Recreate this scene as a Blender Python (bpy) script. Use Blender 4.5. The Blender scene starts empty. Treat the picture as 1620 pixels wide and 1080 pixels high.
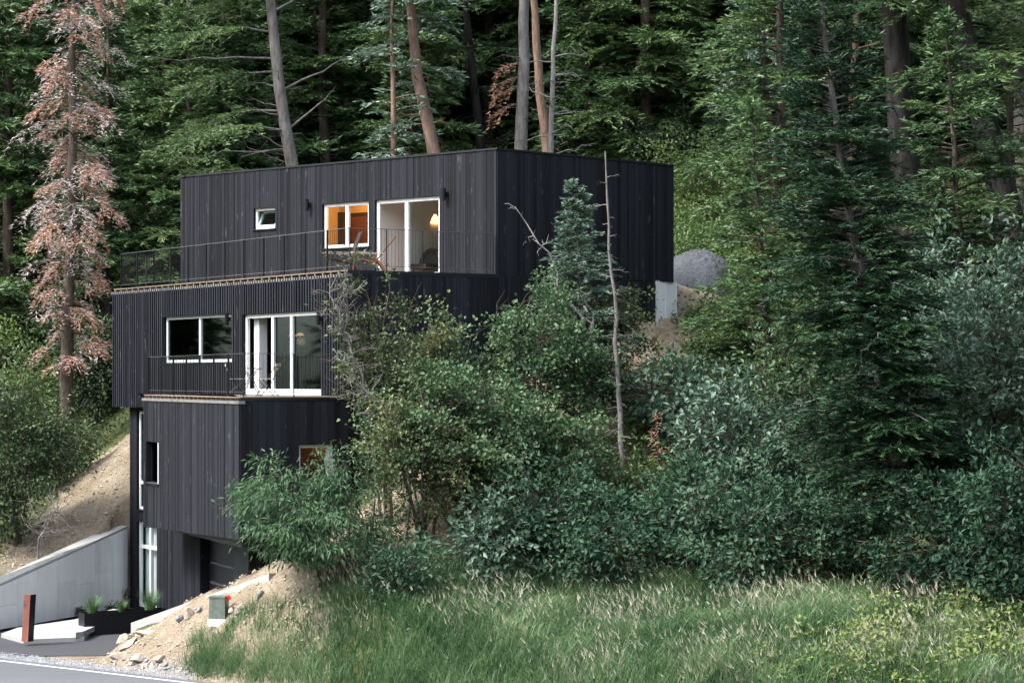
import bpy, math, random
import numpy as np
from mathutils import Vector
R = math.radians
S = bpy.context.scene
COL = S.collection
# ------------------------------------------------------------------ camera, sky, sun, exposure
F = 3428.0          # focal length in photograph pixels
HOR = 600.0         # row of the horizon
ZC = 7.0            # eye height above the driveway
cam_d = bpy.data.cameras.new('camera'); cam = bpy.data.objects.new('camera', cam_d); COL.objects.link(cam)
cam.location = (0, 0, ZC); cam.rotation_euler = (R(90), 0, 0)
cam_d.lens = F/1620*36; cam_d.sensor_width = 36; cam_d.shift_y = (HOR-540)/1620
cam_d.clip_start = 0.5; cam_d.clip_end = 3000
S.camera = cam
SUN_AZ = math.atan2(-0.45, -0.9)      # direction towards the sun, seen from above
SUN_EL = R(50)
w = bpy.data.worlds.new('World'); S.world = w; w.use_nodes = True
nt = w.node_tree; bg = nt.nodes['Background']
sky = nt.nodes.new('ShaderNodeTexSky'); sky.sky_type = 'NISHITA'; sky.sun_disc = False
sky.sun_elevation = SUN_EL; sky.sun_rotation = R(90) - SUN_AZ
sky.air_density = 1.0; sky.dust_density = 2.0; sky.ozone_density = 1.0
hs = nt.nodes.new('ShaderNodeHueSaturation'); hs.inputs['Saturation'].default_value = .5
nt.links.new(sky.outputs[0], hs.inputs['Color']); nt.links.new(hs.outputs[0], bg.inputs[0]); bg.inputs[1].default_value = 0.15
sd = bpy.data.lights.new('sun', 'SUN'); sd.energy = 1.7; sd.angle = R(13); sd.color = (1, .96, .9)
sun = bpy.data.objects.new('sun', sd); COL.objects.link(sun); sun.location = (-30, -15, 60)
sv = Vector((math.cos(SUN_AZ)*math.cos(SUN_EL), math.sin(SUN_AZ)*math.cos(SUN_EL), math.sin(SUN_EL)))
sun.rotation_euler = sv.to_track_quat('Z', 'Y').to_euler()
S.view_settings.view_transform = 'Standard'; S.view_settings.look = 'None'
S.view_settings.exposure = 2.2; S.view_settings.gamma = 1
S.cycles.max_bounces = 6; S.cycles.transparent_max_bounces = 12
S.cycles.diffuse_bounces = 4; S.cycles.glossy_bounces = 2; S.cycles.transmission_bounces = 4

# ------------------------------------------------------------------ helpers
def P(u, v, Y):
    return np.array([(u-810)/F*Y, Y, ZC-(v-HOR)/F*Y])
def nrm(a):
    return a/np.maximum(np.linalg.norm(a, axis=-1, keepdims=True), 1e-9)

class MB:
    """collects quads and triangles and links them as one mesh object"""
    def __init__(s): s.V = []; s.Q = []; s.T = []; s.A = []; s.n = 0; s.QM = []; s.TM = []
    def add(s, V, Q=None, T=None, var=0.5, mat=0):
        V = np.asarray(V, float).reshape(-1, 3)
        if Q is not None and len(Q): s.Q.append(np.asarray(Q, np.int64)+s.n); s.QM.append(np.full(len(Q), mat))
        if T is not None and len(T): s.T.append(np.asarray(T, np.int64)+s.n); s.TM.append(np.full(len(T), mat))
        s.V.append(V); s.A.append(np.broadcast_to(np.asarray(var, float), (len(V),)).copy()); s.n += len(V)
    def box(s, c, sx, sy, sz, ax=(1, 0), var=.5, mat=0, taper=1.0):
        """box centred on c in plan, standing on c.z; ax = plan direction of its x side"""
        ax = np.array([ax[0], ax[1], 0.]); ax /= np.linalg.norm(ax); ay = np.array([-ax[1], ax[0], 0.])
        V = []
        for z, k in ((0, 1), (sz, taper)):
            for a, b in ((-1, -1), (1, -1), (1, 1), (-1, 1)):
                V.append(np.array(c)+ax*a*sx/2*k+ay*b*sy/2*k+np.array([0, 0, z]))
        s.add(V, [(3, 2, 1, 0), (4, 5, 6, 7), (0, 1, 5, 4), (1, 2, 6, 5), (2, 3, 7, 6), (3, 0, 4, 7)], var=var, mat=mat)
    def hexa(s, V, var=.5, mat=0):
        s.add(V, [(3, 2, 1, 0), (4, 5, 6, 7), (0, 1, 5, 4), (1, 2, 6, 5), (2, 3, 7, 6), (3, 0, 4, 7)], var=var, mat=mat)
    def bar(s, a, b, wd, ht=None, var=.5, mat=0, up=(0, 0, 1)):
        """rectangular bar from a to b"""
        a = np.array(a, float); b = np.array(b, float); d = b-a; d /= np.linalg.norm(d)
        u = np.array(up, float)
        if abs(d@u) > .97: u = np.array([0., 1, 0]) if abs(d[1]) < .9 else np.array([1., 0, 0])
        x = np.cross(d, u); x /= np.linalg.norm(x); y = np.cross(x, d); ht = ht or wd
        V = [p+x*i*wd/2+y*j*ht/2 for p in (a, b) for i, j in ((-1, -1), (1, -1), (1, 1), (-1, 1))]
        s.hexa(V, var, mat)
    def tube(s, pts, rad, n=6, var=.5, mat=0, cap=True):
        pts = np.asarray(pts, float); m = len(pts); rad = np.broadcast_to(rad, (m,))
        d = np.gradient(pts, axis=0); d = nrm(d)
        ref = np.array([0., 0, 1]) if abs(d[0][2]) < .8 else np.array([1., 0, 0])
        x = nrm(np.cross(d, ref)); y = np.cross(d, x)
        a = np.arange(n)/n*2*np.pi
        V = pts[:, None]+(x[:, None]*np.cos(a)[None, :, None]+y[:, None]*np.sin(a)[None, :, None])*rad[:, None, None]
        i = np.arange(m-1)[:, None]*n; j = np.arange(n)[None]; k = (np.arange(n)+1)[None] % n
        Q = np.stack([i+j, i+k, i+k+n, i+j+n], -1).reshape(-1, 4)
        s.add(V.reshape(-1, 3), Q, var=var, mat=mat)
        if cap and n == 4: s.add(V[-1], [(0, 1, 2, 3)], var=var, mat=mat)
        elif cap: s.add(np.vstack([V[-1], pts[-1:]]), T=[(q, (q+1) % n, n) for q in range(n)], var=var, mat=mat)
    def leaves(s, c, d, nn, L, W, var, mat=0, fold=.25):
        """rhombus leaves from base c along d, normal nn, folded at the midrib"""
        d = nrm(d); x = nrm(np.cross(d, nn)); z = np.cross(x, d)
        L = np.asarray(L).reshape(-1, 1); W = np.asarray(W).reshape(-1, 1)
        a = c; b = c+d*L*.45+x*W/2+z*W*fold; t = c+d*L; e = c+d*L*.45-x*W/2+z*W*fold
        V = np.stack([a, b, t, e], 1).reshape(-1, 3); N = len(c); i = np.arange(N)[:, None]*4
        T = np.concatenate([i+np.array([[0, 1, 2]]), i+np.array([[0, 2, 3]])], 1).reshape(-1, 3)
        s.add(V, T=T, var=np.repeat(np.broadcast_to(var, (N,)), 4), mat=mat)
    def needles(s, c, d, L, W, var, rng, mat=0):
        """thin tapering triangles from c along d"""
        d = nrm(d); r = nrm(rng.normal(size=c.shape)+np.array([0, 0, .6])); x = nrm(np.cross(d, r))
        L = np.asarray(L).reshape(-1, 1); W = np.asarray(W).reshape(-1, 1)
        V = np.stack([c-x*W/2, c+x*W/2, c+d*L], 1).reshape(-1, 3); N = len(c)
        s.add(V, T=np.arange(N*3).reshape(-1, 3), var=np.repeat(np.broadcast_to(var, (N,)), 3), mat=mat)
    def mesh(s, name, mats, smooth=False, origin=(0, 0, 0)):
        V = np.concatenate(s.V)-np.array(origin, float)
        Q = np.concatenate(s.Q) if s.Q else np.zeros((0, 4), int); T = np.concatenate(s.T) if s.T else np.zeros((0, 3), int)
        me = bpy.data.meshes.new(name); me.vertices.add(len(V)); me.vertices.foreach_set('co', V.astype(np.float32).ravel())
        nl = len(Q)*4+len(T)*3; me.loops.add(nl); me.loops.foreach_set('vertex_index', np.concatenate([Q.ravel(), T.ravel()]).astype(np.int32))
        me.polygons.add(len(Q)+len(T))
        me.polygons.foreach_set('loop_start', np.concatenate([np.arange(len(Q))*4, len(Q)*4+np.arange(len(T))*3]).astype(np.int32))
        for m in (mats if isinstance(mats, (list, tuple)) else [mats]): me.materials.append(m)
        mi = np.concatenate(s.QM+s.TM).astype(np.int32); me.polygons.foreach_set('material_index', mi)
        me.polygons.foreach_set('use_smooth', np.full(len(mi), bool(smooth)))
        at = me.attributes.new('var', 'FLOAT', 'POINT'); at.data.foreach_set('value', np.concatenate(s.A).astype(np.float32))
        me.update(calc_edges=True); return me
    def build(s, name, mats, parent=None, smooth=False, loc=None):
        org = parent.get('_org', (0, 0, 0)) if parent is not None else (loc if loc is not None else (0, 0, 0))
        o = bpy.data.objects.new(name, s.mesh(name, mats, smooth, org)); COL.objects.link(o)
        if parent is not None: o.parent = parent; o['_org'] = tuple(org)
        elif loc is not None: o.location = loc; o['_org'] = tuple(loc)
        return o
def tag(o, label, cat, group=None):
    o['label'] = label; o['category'] = cat
    if group: o['group'] = group
    return o
def thing(name, label, cat, loc=(0, 0, 0), group=None):
    o = bpy.data.objects.new(name, None); COL.objects.link(o); o.location = [float(q) for q in loc]; o['_org'] = tuple(float(q) for q in loc)
    o.empty_display_size = .2
    return tag(o, label, cat, group)
def kids(o): return [c for c in bpy.data.objects if c.parent is o]
def dup(root, loc, rz=0, sc=1, label=None, group=None, tilt=(0, 0)):
    r = root.copy(); COL.objects.link(r); r.location = [float(q) for q in loc]; r.rotation_euler = (tilt[0], tilt[1], rz); r.scale = (sc,)*3 if np.isscalar(sc) else sc
    if label: r['label'] = label
    if group: r['group'] = group
    for c in CH.get(root.name, []):
        d = c.copy(); COL.objects.link(d); d.parent = r
    return r
CH = {}
def structure(o): o['kind'] = 'structure'; return o
def stuff(o, label, cat): tag(o, label, cat); o['kind'] = 'stuff'; return o

# ------------------------------------------------------------------ materials
def mat(name):
    m = bpy.data.materials.new(name); m.use_nodes = True; return m, m.node_tree, m.node_tree.nodes['Principled BSDF']
def nd(t, typ, **k):
    n = t.nodes.new(typ)
    for a, b in k.items(): setattr(n, a, b)
    return n
def ramp(t, stops):
    r = nd(t, 'ShaderNodeValToRGB'); e = r.color_ramp.elements
    while len(e) < len(stops): e.new(.5)
    for q, (p, c) in zip(e, stops): q.position = p; q.color = (*c, 1)
    return r
def noise(t, scale, detail=4, rough=.6, vec=None, mapscale=None):
    tc = nd(t, 'ShaderNodeTexCoord'); n = nd(t, 'ShaderNodeTexNoise'); n.inputs['Scale'].default_value = scale
    n.inputs['Detail'].default_value = detail; n.inputs['Roughness'].default_value = rough
    if mapscale:
        mp = nd(t, 'ShaderNodeMapping'); mp.inputs['Scale'].default_value = mapscale
        t.links.new(tc.outputs['Object'], mp.inputs[0]); t.links.new(mp.outputs[0], n.inputs['Vector'])
    else: t.links.new(tc.outputs['Object'], n.inputs['Vector'])
    return n
def mixc(t, fac, a, b, mode='MIX'):
    m = nd(t, 'ShaderNodeMix', data_type='RGBA', blend_type=mode)
    for sock, val in ((m.inputs[0], fac), (m.inputs[6], a), (m.inputs[7], b)):
        if isinstance(val, bpy.types.NodeSocket): t.links.new(val, sock)
        elif isinstance(val, (tuple, list)): sock.default_value = (*val, 1) if len(val) == 3 else val
        else: sock.default_value = val
    return m.outputs[2]
def math_(t, op, a, b=0, clamp=False):
    m = nd(t, 'ShaderNodeMath', operation=op, use_clamp=clamp)
    for sock, val in ((m.inputs[0], a), (m.inputs[1], b)):
        if isinstance(val, bpy.types.NodeSocket): t.links.new(val, sock)
        else: sock.default_value = val
    return m.outputs[0]
def attr(t, name='var'):
    a = nd(t, 'ShaderNodeAttribute'); a.attribute_name = name; return a.outputs['Fac']
def bump(t, b, h, strength=.4, dist=.02):
    n = nd(t, 'ShaderNodeBump'); n.inputs['Strength'].default_value = strength; n.inputs['Distance'].default_value = dist
    t.links.new(h, n.inputs['Height']); t.links.new(n.outputs[0], b.inputs['Normal'])

def m_plain(name, c, rough=.6, metal=0, var=.15, scale=6, bmp=.15):
    m, t, b = mat(name); n = noise(t, scale)
    r = ramp(t, [(.3, tuple(q*(1-var) for q in c)), (.7, tuple(min(1, q*(1+var)) for q in c))])
    t.links.new(n.outputs[0], r.inputs[0]); t.links.new(r.outputs[0], b.inputs['Base Color'])
    b.inputs['Roughness'].default_value = rough; b.inputs['Metallic'].default_value = metal
    if bmp: bump(t, b, n.outputs[0], bmp, .01)
    return m
def m_leaf(name, cols, rough=.5, trans=.25, nscale=.6, objvar=.35, spec=.35):
    """cols: three colours along the leaf-to-leaf variation"""
    m, t, b = mat(name); v = attr(t); n = noise(t, nscale, 2)
    oi = nd(t, 'ShaderNodeObjectInfo')
    f = math_(t, 'ADD', math_(t, 'MULTIPLY', v, .55), math_(t, 'MULTIPLY', math_(t, 'SUBTRACT', n.outputs[0], .5), 1.1))
    f = math_(t, 'ADD', f, math_(t, 'MULTIPLY', oi.outputs['Random'], objvar), True)
    r = ramp(t, [(.12, cols[0]), (.5, cols[1]), (.95, cols[2])]); t.links.new(f, r.inputs[0])
    t.links.new(r.outputs[0], b.inputs['Base Color']); b.inputs['Roughness'].default_value = rough
    b.inputs['Specular IOR Level'].default_value = spec
    tr = nd(t, 'ShaderNodeBsdfTranslucent'); t.links.new(r.outputs[0], tr.inputs[0])
    mx = nd(t, 'ShaderNodeMixShader'); mx.inputs[0].default_value = trans
    t.links.new(b.outputs[0], mx.inputs[1]); t.links.new(tr.outputs[0], mx.inputs[2])
    t.links.new(mx.outputs[0], t.nodes['Material Output'].inputs[0]); return m
def m_bark(name, c0, c1, scale=6.5, zs=.3, bmp=1.):
    m, t, b = mat(name); n = noise(t, scale, 6, .7, mapscale=(1, 1, zs))
    r = ramp(t, [(.35, c0), (.62, c1)]); t.links.new(n.outputs[0], r.inputs[0])
    n2 = noise(t, 1.1, 3); c = mixc(t, math_(t, 'MULTIPLY', n2.outputs[0], .7), r.outputs[0], tuple(q*.55 for q in c0))
    t.links.new(c, b.inputs['Base Color']); b.inputs['Roughness'].default_value = .9
    b.inputs['Specular IOR Level'].default_value = .15
    bump(t, b, n.outputs[0], bmp, .06); return m
def m_char(name, dark, light, speck):
    """charred vertical boards: tone per board (var), grain along the board, pale knots and scuffs"""
    m, t, b = mat(name); v = attr(t)
    g = noise(t, 1, 5, .65, mapscale=(26, 26, .8)); k = noise(t, 1, 3, .6, mapscale=(9, 9, 2.2))
    f = math_(t, 'ADD', math_(t, 'ADD', math_(t, 'MULTIPLY', v, .42), .08), math_(t, 'MULTIPLY', g.outputs[0], .55))
    r = ramp(t, [(.3, dark), (.8, light)]); t.links.new(f, r.inputs[0])
    ks = ramp(t, [(.64, (0, 0, 0)), (.72, (1, 1, 1))]); t.links.new(k.outputs[0], ks.inputs[0])
    c = mixc(t, math_(t, 'MULTIPLY', ks.outputs[0], .75), r.outputs[0], speck)
    t.links.new(c, b.inputs['Base Color']); b.inputs['Roughness'].default_value = .7
    b.inputs['Specular IOR Level'].default_value = .14
    bump(t, b, g.outputs[0], .5, .012); return m

M = {}
M['char'] = m_char('charred_board', (.004, .0044, .006), (.018, .0192, .025), (.055, .057, .064))
M['char_rib'] = m_char('charred_batten', (.004, .0044, .006), (.023, .0245, .031), (.095, .097, .106))
M['black'] = m_plain('black_metal', (.006, .006, .007), .45, .2)
M['rail'] = m_plain('railing_steel', (.16, .16, .165), .35, .7, bmp=0)
M['trim'] = m_plain('deck_trim', (.15, .14, .13), .6, var=.35, scale=2.5)
M['joist'] = m_plain('deck_timber', (.17, .125, .09), .7, var=.3, scale=5)
M['white'] = m_plain('white_frame', (.62, .64, .65), .4, var=.03, bmp=0)
M['plaster'] = m_plain('plaster', (.72, .70, .68), .8, var=.03, bmp=0)
M['warmwall'] = m_plain('warm_wall', (.62, .40, .18), .8, var=.08, bmp=0)
M['woodfloor'] = m_plain('wood_floor', (.3, .16, .08), .5, var=.2, scale=3)
M['darkroom'] = m_plain('dim_plaster', (.09, .085, .085), .8, var=.1, bmp=0)  # plaster coloured dark so unlit rooms look dim
M['redwood'] = m_plain('red_brown_panel', (.16, .05, .025), .6, var=.25, scale=3)
M['darkwood'] = m_plain('dark_wood', (.04, .022, .018), .5, var=.3, scale=8)
M['palewood'] = m_plain('pale_wood', (.4, .35, .29), .6, var=.2, scale=10)
M['concrete_new'] = m_plain('smooth_concrete', (.29, .29, .28), .8, var=.06, scale=3)
M['garage'] = m_plain('garage_panel', (.007, .007, .009), .35, var=.2)
M['garage_grey'] = m_plain('grey_panel', (.022, .024, .028), .5, var=.15)
M['slat'] = m_plain('door_rail', (.10, .10, .12), .4, .3)
def m_conc():
    m, t, b = mat('board_formed_concrete'); v = attr(t)
    n = noise(t, .9, 6, .65); n2 = noise(t, 14, 4, .6); st = noise(t, 1, 4, .6, mapscale=(4, 4, .5))
    r = ramp(t, [(.3, (.48, .495, .50)), (.7, (.63, .645, .64))]); t.links.new(n.outputs[0], r.inputs[0])
    c = mixc(t, .35, r.outputs[0], st.outputs[0], 'OVERLAY')
    c = mixc(t, math_(t, 'MULTIPLY', v, .5), c, (.70, .71, .71))
    t.links.new(c, b.inputs['Base Color']); b.inputs['Roughness'].default_value = .85
    bump(t, b, n2.outputs[0], .2, .01); return m
M['conc'] = m_conc()
def m_glass(name, tint=(.9, .95, .95), base=.0):
    m, t, b = mat(name); t.nodes.remove(b)
    tr = nd(t, 'ShaderNodeBsdfTransparent'); tr.inputs[0].default_value = (*tint, 1)
    gl = nd(t, 'ShaderNodeBsdfGlossy'); gl.inputs['Roughness'].default_value = .03
    fr = nd(t, 'ShaderNodeFresnel'); fr.inputs[0].default_value = 1.5
    mx = nd(t, 'ShaderNodeMixShader'); ge = nd(t, 'ShaderNodeNewGeometry'); t.links.new(math_(t, 'MULTIPLY', math_(t, 'ADD', fr.outputs[0], base, True), math_(t, 'SUBTRACT', 1.0, ge.outputs['Backfacing'])), mx.inputs[0])
    t.links.new(tr.outputs[0], mx.inputs[1]); t.links.new(gl.outputs[0], mx.inputs[2])
    t.links.new(mx.outputs[0], t.nodes['Material Output'].inputs[0]); return m
M['glass'] = m_glass('clear_glass'); M['glass_dark'] = m_glass('reflective_glass', (.4, .45, .45), .32)
def m_emit(name, c, s):
    m, t, b = mat(name); b.inputs['Base Color'].default_value = (*c, 1); b.inputs['Emission Color'].default_value = (*c, 1)
    b.inputs['Emission Strength'].default_value = s; return m
M['lampglow'] = m_emit('lamp_glow', (1, .5, .2), .9)
M['red'] = m_plain('red_reflector', (.7, .02, .03), .4, var=.02, bmp=0)
M['blue'] = m_plain('blue_tape', (.03, .12, .5), .5, var=.1, bmp=0)
M['utility'] = m_plain('dark_green_enclosure', (.10, .125, .105), .5, var=.3, scale=8)
M['planter'] = m_plain('blackened_steel', (.012, .012, .015), .35, .4, var=.2)
M['lettering'] = m_plain('black_lettering', (.02, .01, .01), .6, bmp=0)
M['white_tag'] = m_plain('white_card', (.75, .75, .75), .6, bmp=0)
def m_rust():
    m, t, b = mat('rusted_steel'); n = noise(t, 3, 6, .7, mapscale=(1, 1, .4))
    r = ramp(t, [(.3, (.11, .038, .026)), (.55, (.18, .06, .04)), (.75, (.25, .10, .06))]); t.links.new(n.outputs[0], r.inputs[0])
    t.links.new(r.outputs[0], b.inputs['Base Color']); b.inputs['Roughness'].default_value = .8; bump(t, b, n.outputs[0], .3, .01); return m
M['rust'] = m_rust()
def m_asphalt(name, c, patch, sc=55, kb=.4):
    m, t, b = mat(name); n = noise(t, sc, 5, .75); p = noise(t, .45, 5, .6, mapscale=(1, 1, 1))
    r = ramp(t, [(.3, tuple(q*.7 for q in c)), (.7, tuple(q*1.35 for q in c))]); t.links.new(n.outputs[0], r.inputs[0])
    rp = ramp(t, [(.4, (0, 0, 0)), (.65, (1, 1, 1))]); t.links.new(p.outputs[0], rp.inputs[0])
    cc = mixc(t, math_(t, 'MULTIPLY', rp.outputs[0], .6), r.outputs[0], patch)
    t.links.new(cc, b.inputs['Base Color']); b.inputs['Roughness'].default_value = .9
    bump(t, b, n.outputs[0], kb, .01 if sc > 30 else .1); return m
M['road'] = m_asphalt('weathered_asphalt', (.075, .078, .085), (.10, .10, .108))
M['drive'] = m_asphalt('fresh_asphalt', (.032, .032, .038), (.042, .042, .048))
M['paint'] = m_plain('road_paint', (.5, .51, .52), .7, var=.12, scale=9)
M['gravelpile'] = m_asphalt('crushed_bluestone', (.055, .062, .072), (.12, .132, .15), 7, 1.0)
def m_ground():
    m, t, b = mat('hillside_soil'); sa = attr(t, 'sand'); n = noise(t, 1.6, 8, .68); n2 = noise(t, 18, 5, .75); n3 = noise(t, .35, 4, .6)
    s = ramp(t, [(.3, (.19, .155, .11)), (.5, (.28, .24, .18)), (.72, (.36, .325, .26))]); t.links.new(n.outputs[0], s.inputs[0])
    sp = ramp(t, [(.35, (.45, .40, .35)), (.62, (1.0, .98, .96)), (.8, (1.2, 1.18, 1.15))]); t.links.new(n2.outputs[0], sp.inputs[0])
    sc = mixc(t, 1.0, s.outputs[0], sp.outputs[0], 'MULTIPLY')
    f = ramp(t, [(.3, (.035, .042, .018)), (.55, (.075, .09, .035)), (.75, (.14, .13, .06))]); t.links.new(n.outputs[0], f.inputs[0])
    k = math_(t, 'ADD', math_(t, 'MULTIPLY', sa, 2.0), math_(t, 'SUBTRACT', n.outputs[0], 1.35))
    k = math_(t, 'MULTIPLY', k, 4, True)
    c = mixc(t, k, f.outputs[0], sc); t.links.new(c, b.inputs['Base Color'])
    b.inputs['Roughness'].default_value = .95; b.inputs['Specular IOR Level'].default_value = .1
    h = math_(t, 'ADD', n2.outputs[0], math_(t, 'MULTIPLY', n.outputs[0], 3)); bump(t, b, h, .8, .05); return m
M['ground'] = m_ground()
M['rock'] = m_plain('sandstone', (.31, .265, .215), .9, var=.35, scale=4, bmp=.6)
M['rock_grey'] = m_plain('grey_stone', (.20, .20, .21), .9, var=.35, scale=4, bmp=.6)
M['clod'] = m_plain('sandy_clod', (.29, .245, .185), .95, var=.4, scale=3)
# foliage
M['fir_dark'] = m_leaf('fir_needles_dark', [(.030, .062, .027), (.066, .122, .045), (.12, .18, .06)], trans=.15)
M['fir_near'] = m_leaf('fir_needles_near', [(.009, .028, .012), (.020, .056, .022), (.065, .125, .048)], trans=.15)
M['fir_green'] = m_leaf('fir_needles_green', [(.032, .070, .028), (.075, .135, .050), (.14, .20, .078)], trans=.2)
M['fir_blue'] = m_leaf('spruce_needles_blue', [(.05, .09, .062), (.12, .18, .13), (.21, .28, .21)], trans=.1)
M['fir_brown'] = m_leaf('dead_needles', [(.24, .13, .095), (.40, .21, .14), (.50, .31, .23)], trans=.1, objvar=.2)
M['fir_ash'] = m_leaf('bare_twigs', [(.30, .25, .235), (.42, .365, .34), (.55, .50, .47)], trans=0, objvar=.2)
M['maple'] = m_leaf('maple_leaves', [(.030, .066, .030), (.075, .135, .060), (.15, .20, .085)], trans=.25)
M['maple_dry'] = m_leaf('olive_leaves', [(.045, .065, .028), (.10, .13, .05), (.20, .19, .075)], trans=.25)
M['dogwood'] = m_leaf('dogwood_leaves', [(.013, .038, .020), (.038, .084, .046), (.105, .165, .10)], rough=.6, trans=.2, spec=.2)
M['alder'] = m_leaf('silvery_leaves', [(.034, .066, .040), (.075, .13, .085), (.18, .25, .19)], rough=.5, trans=.2, spec=.35)
M['willow'] = m_leaf('elder_leaves', [(.035, .08, .036), (.07, .135, .058), (.12, .19, .085)], trans=.3)
M['bright'] = m_leaf('bright_undergrowth', [(.040, .085, .028), (.09, .15, .045), (.19, .24, .065)], trans=.35)
M['under'] = m_leaf('dark_undergrowth', [(.02, .042, .02), (.05, .085, .035), (.12, .16, .06)], trans=.25)
M['lime'] = m_leaf('lime_leaves', [(.07, .12, .035), (.16, .22, .06), (.30, .33, .10)], trans=.35)
M['grass'] = m_leaf('meadow_grass', [(.036, .095, .034), (.125, .212, .09), (.34, .42, .25)], trans=.35, nscale=.5, objvar=.1, rough=.6)
M['straw'] = m_leaf('seed_heads', [(.30, .29, .20), (.45, .42, .32), (.62, .58, .48)], trans=.2, objvar=.1)
M['bark_grey'] = m_bark('grey_bark', (.09, .082, .078), (.26, .24, .225))
M['bark_red'] = m_bark('reddish_bark', (.12, .075, .055), (.27, .185, .145))
M['bark_dark'] = m_bark('dark_bark', (.008, .007, .007), (.045, .040, .037), 5)
M['bark_brown'] = m_bark('brown_bark', (.045, .035, .028), (.13, .10, .08))
M['deadwood'] = m_bark('bleached_wood', (.17, .155, .15), (.36, .335, .32), 14, .3, .3)
# ------------------------------------------------------------------ terrain
def row(*a): return P(*a)
CTRL = [row(*q) for q in [
    (250, 978, 56), (320, 947, 54.2), (400, 917, 52.6), (470, 890, 51), (430, 1000, 49.5), (345, 985, 52.2),
    (560, 1010, 47.5), (640, 835, 52), (560, 880, 51.2), (820, 690, 55.5), (930, 600, 57.8), (1040, 520, 60.5), (1090, 455, 65),
    (1140, 405, 70), (1100, 300, 80), (1300, 250, 88), (1600, 250, 92), (700, 1065, 46.5), (1100, 1075, 43), (1620, 1075, 40.5),
    (1000, 970, 48), (1500, 1000, 43), (700, 910, 50), (1000, 890, 51), (1400, 950, 46.5), (1300, 760, 56), (1500, 600, 64),
    (1600, 450, 72), (0, 905, 62), (100, 850, 66), (200, 700, 69.5), (100, 770, 72), (0, 720, 88), (100, 600, 95),
    (200, 430, 105), (500, 300, 88), (800, 262, 84), (-100, 940, 58), (0, 800, 72), (1000, 700, 55.5), (1150, 650, 60), (1250, 450, 72)]]
CTRL += [np.array(q, float) for q in [(-10, 54.2, .02), (-7.3, 50.2, .02), (-16, 50, -.02), (-6, 48.9, .02), (-1.4, 45.6, .05), (3.5, 41.9, .08), (9, 37.9, .1),
    (-13, 57, 0), (-11, 60, 0), (-18, 45, 0), (-8, 45, -.02), (0, 38, -.02), (-20, 30, -.1), (10, 28, -.1), (-12, 63, 0.2), (-18, 54, .1),
    (-40, 60, 1), (-45, 90, 4), (-40, 120, 9), (0, 120, 27), (40, 110, 24), (60, 60, 14), (30, 45, 6), (40, 20, 1), (-60, 20, -1), (0, 0, -.5),
    (-100, -30, -3), (100, -30, 2), (120, 90, 32), (0, 180, 52), (110, 200, 66), (-90, 130, 12), (-120, 220, 30), (0, 260, 75), (16, 60, 8.2), (20, 75, 13), (-28, 70, 4)]]
CTRL = np.array(CTRL); cx = CTRL[:, :2]
def tps(d): return np.where(d > 1e-6, d*d*np.log(np.maximum(d, 1e-6)), 0)
_D = np.linalg.norm(cx[:, None]-cx[None], axis=-1); _n = len(cx)
_A = np.zeros((_n+3, _n+3)); _A[:_n, :_n] = tps(_D)+np.eye(_n)*2.0; _A[:_n, _n] = 1; _A[:_n, _n+1:] = cx; _A[_n:, :_n] = _A[:_n, _n:].T
_W = np.linalg.solve(_A, np.concatenate([CTRL[:, 2], np.zeros(3)]))
def base_h(x, y):
    x = np.asarray(x, float); y = np.asarray(y, float); o = np.zeros(x.shape)+_W[_n]+_W[_n+1]*x+_W[_n+2]*y
    for i in range(_n): o += _W[i]*tps(np.hypot(x-cx[i, 0], y-cx[i, 1]))
    return o
def inpoly(x, y, poly):
    ins = np.zeros(x.shape, bool); n = len(poly)
    for i in range(n):
        x0, y0 = poly[i][:2]; x1, y1 = poly[(i+1) % n][:2]
        c = ((y0 > y) != (y1 > y)) & (x < (x1-x0)*(y-y0)/(y1-y0+1e-12)+x0); ins ^= c
    return ins
def grow(poly, d):
    p = np.array([q[:2] for q in poly], float); c = p.mean(0); v = p-c; return c+v*(1+d/np.linalg.norm(v, axis=1, keepdims=True))
# plan of the house
U_FL = np.array([-10.04, 65.8]); U_FR = np.array([-.40, 57.8]); U_BR = np.array([4.63, 62.3]); U_BL = U_FL+U_BR-U_FR
M_FL = np.array([-12.35, 67.2]); M_FR = np.array([-4.2, 55.3]); M_K = np.array([-.37, 57.72]); M_R = U_FR+(U_BR-U_FR)*.885+np.array([.02, -.03]); M_B = np.array([-4.6, 73.5])
L_FL = np.array([-10.53, 62.0]); L_FR = np.array([-6.69, 53.3]); L_R = np.array([-4.14, 54.6])
ZU = 9.80; ZR = 13.12; ZM0 = 6.16; ZL1 = 6.52
md = nrm(M_FR-M_FL); mn = np.array([md[1], -md[0]]); mn = mn if mn[1] < 0 else -mn       # outward of the middle front
ld = nrm(L_FR-L_FL); ln = np.array([ld[1], -ld[0]]); ln = ln if ln[1] < 0 else -ln
C_L = M_FL+md*.70-mn*.25                                                               # corner of the narrow core
CURB0 = np.array([-9.95, 57.6]); CURB1 = np.array([-5.0, 51.0])
ROAD_A = np.array([-12.76, 54.0]); ROAD_D = nrm(np.array([5.31, -3.95])); ROAD_N = np.array([-ROAD_D[1], ROAD_D[0]]); ROAD_N = ROAD_N if ROAD_N[1] > 0 else -ROAD_N
WALL0 = np.array([-16.6, 55.6]); WALL1 = C_L+md*(-.05)
FLAT = [CURB0+np.array([.05, .1]), CURB1+np.array([.3, .4]), L_R+np.array([0, .5]), M_FR+np.array([0, 3]), C_L+np.array([6, 3]), WALL1+np.array([-.2, .1]), WALL0+np.array([-.2, .1]), WALL0+np.array([-.2, .1])+(WALL0-WALL1)*.7, np.array([-14, 52]), np.array([-10.3, 54.6])]
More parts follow.
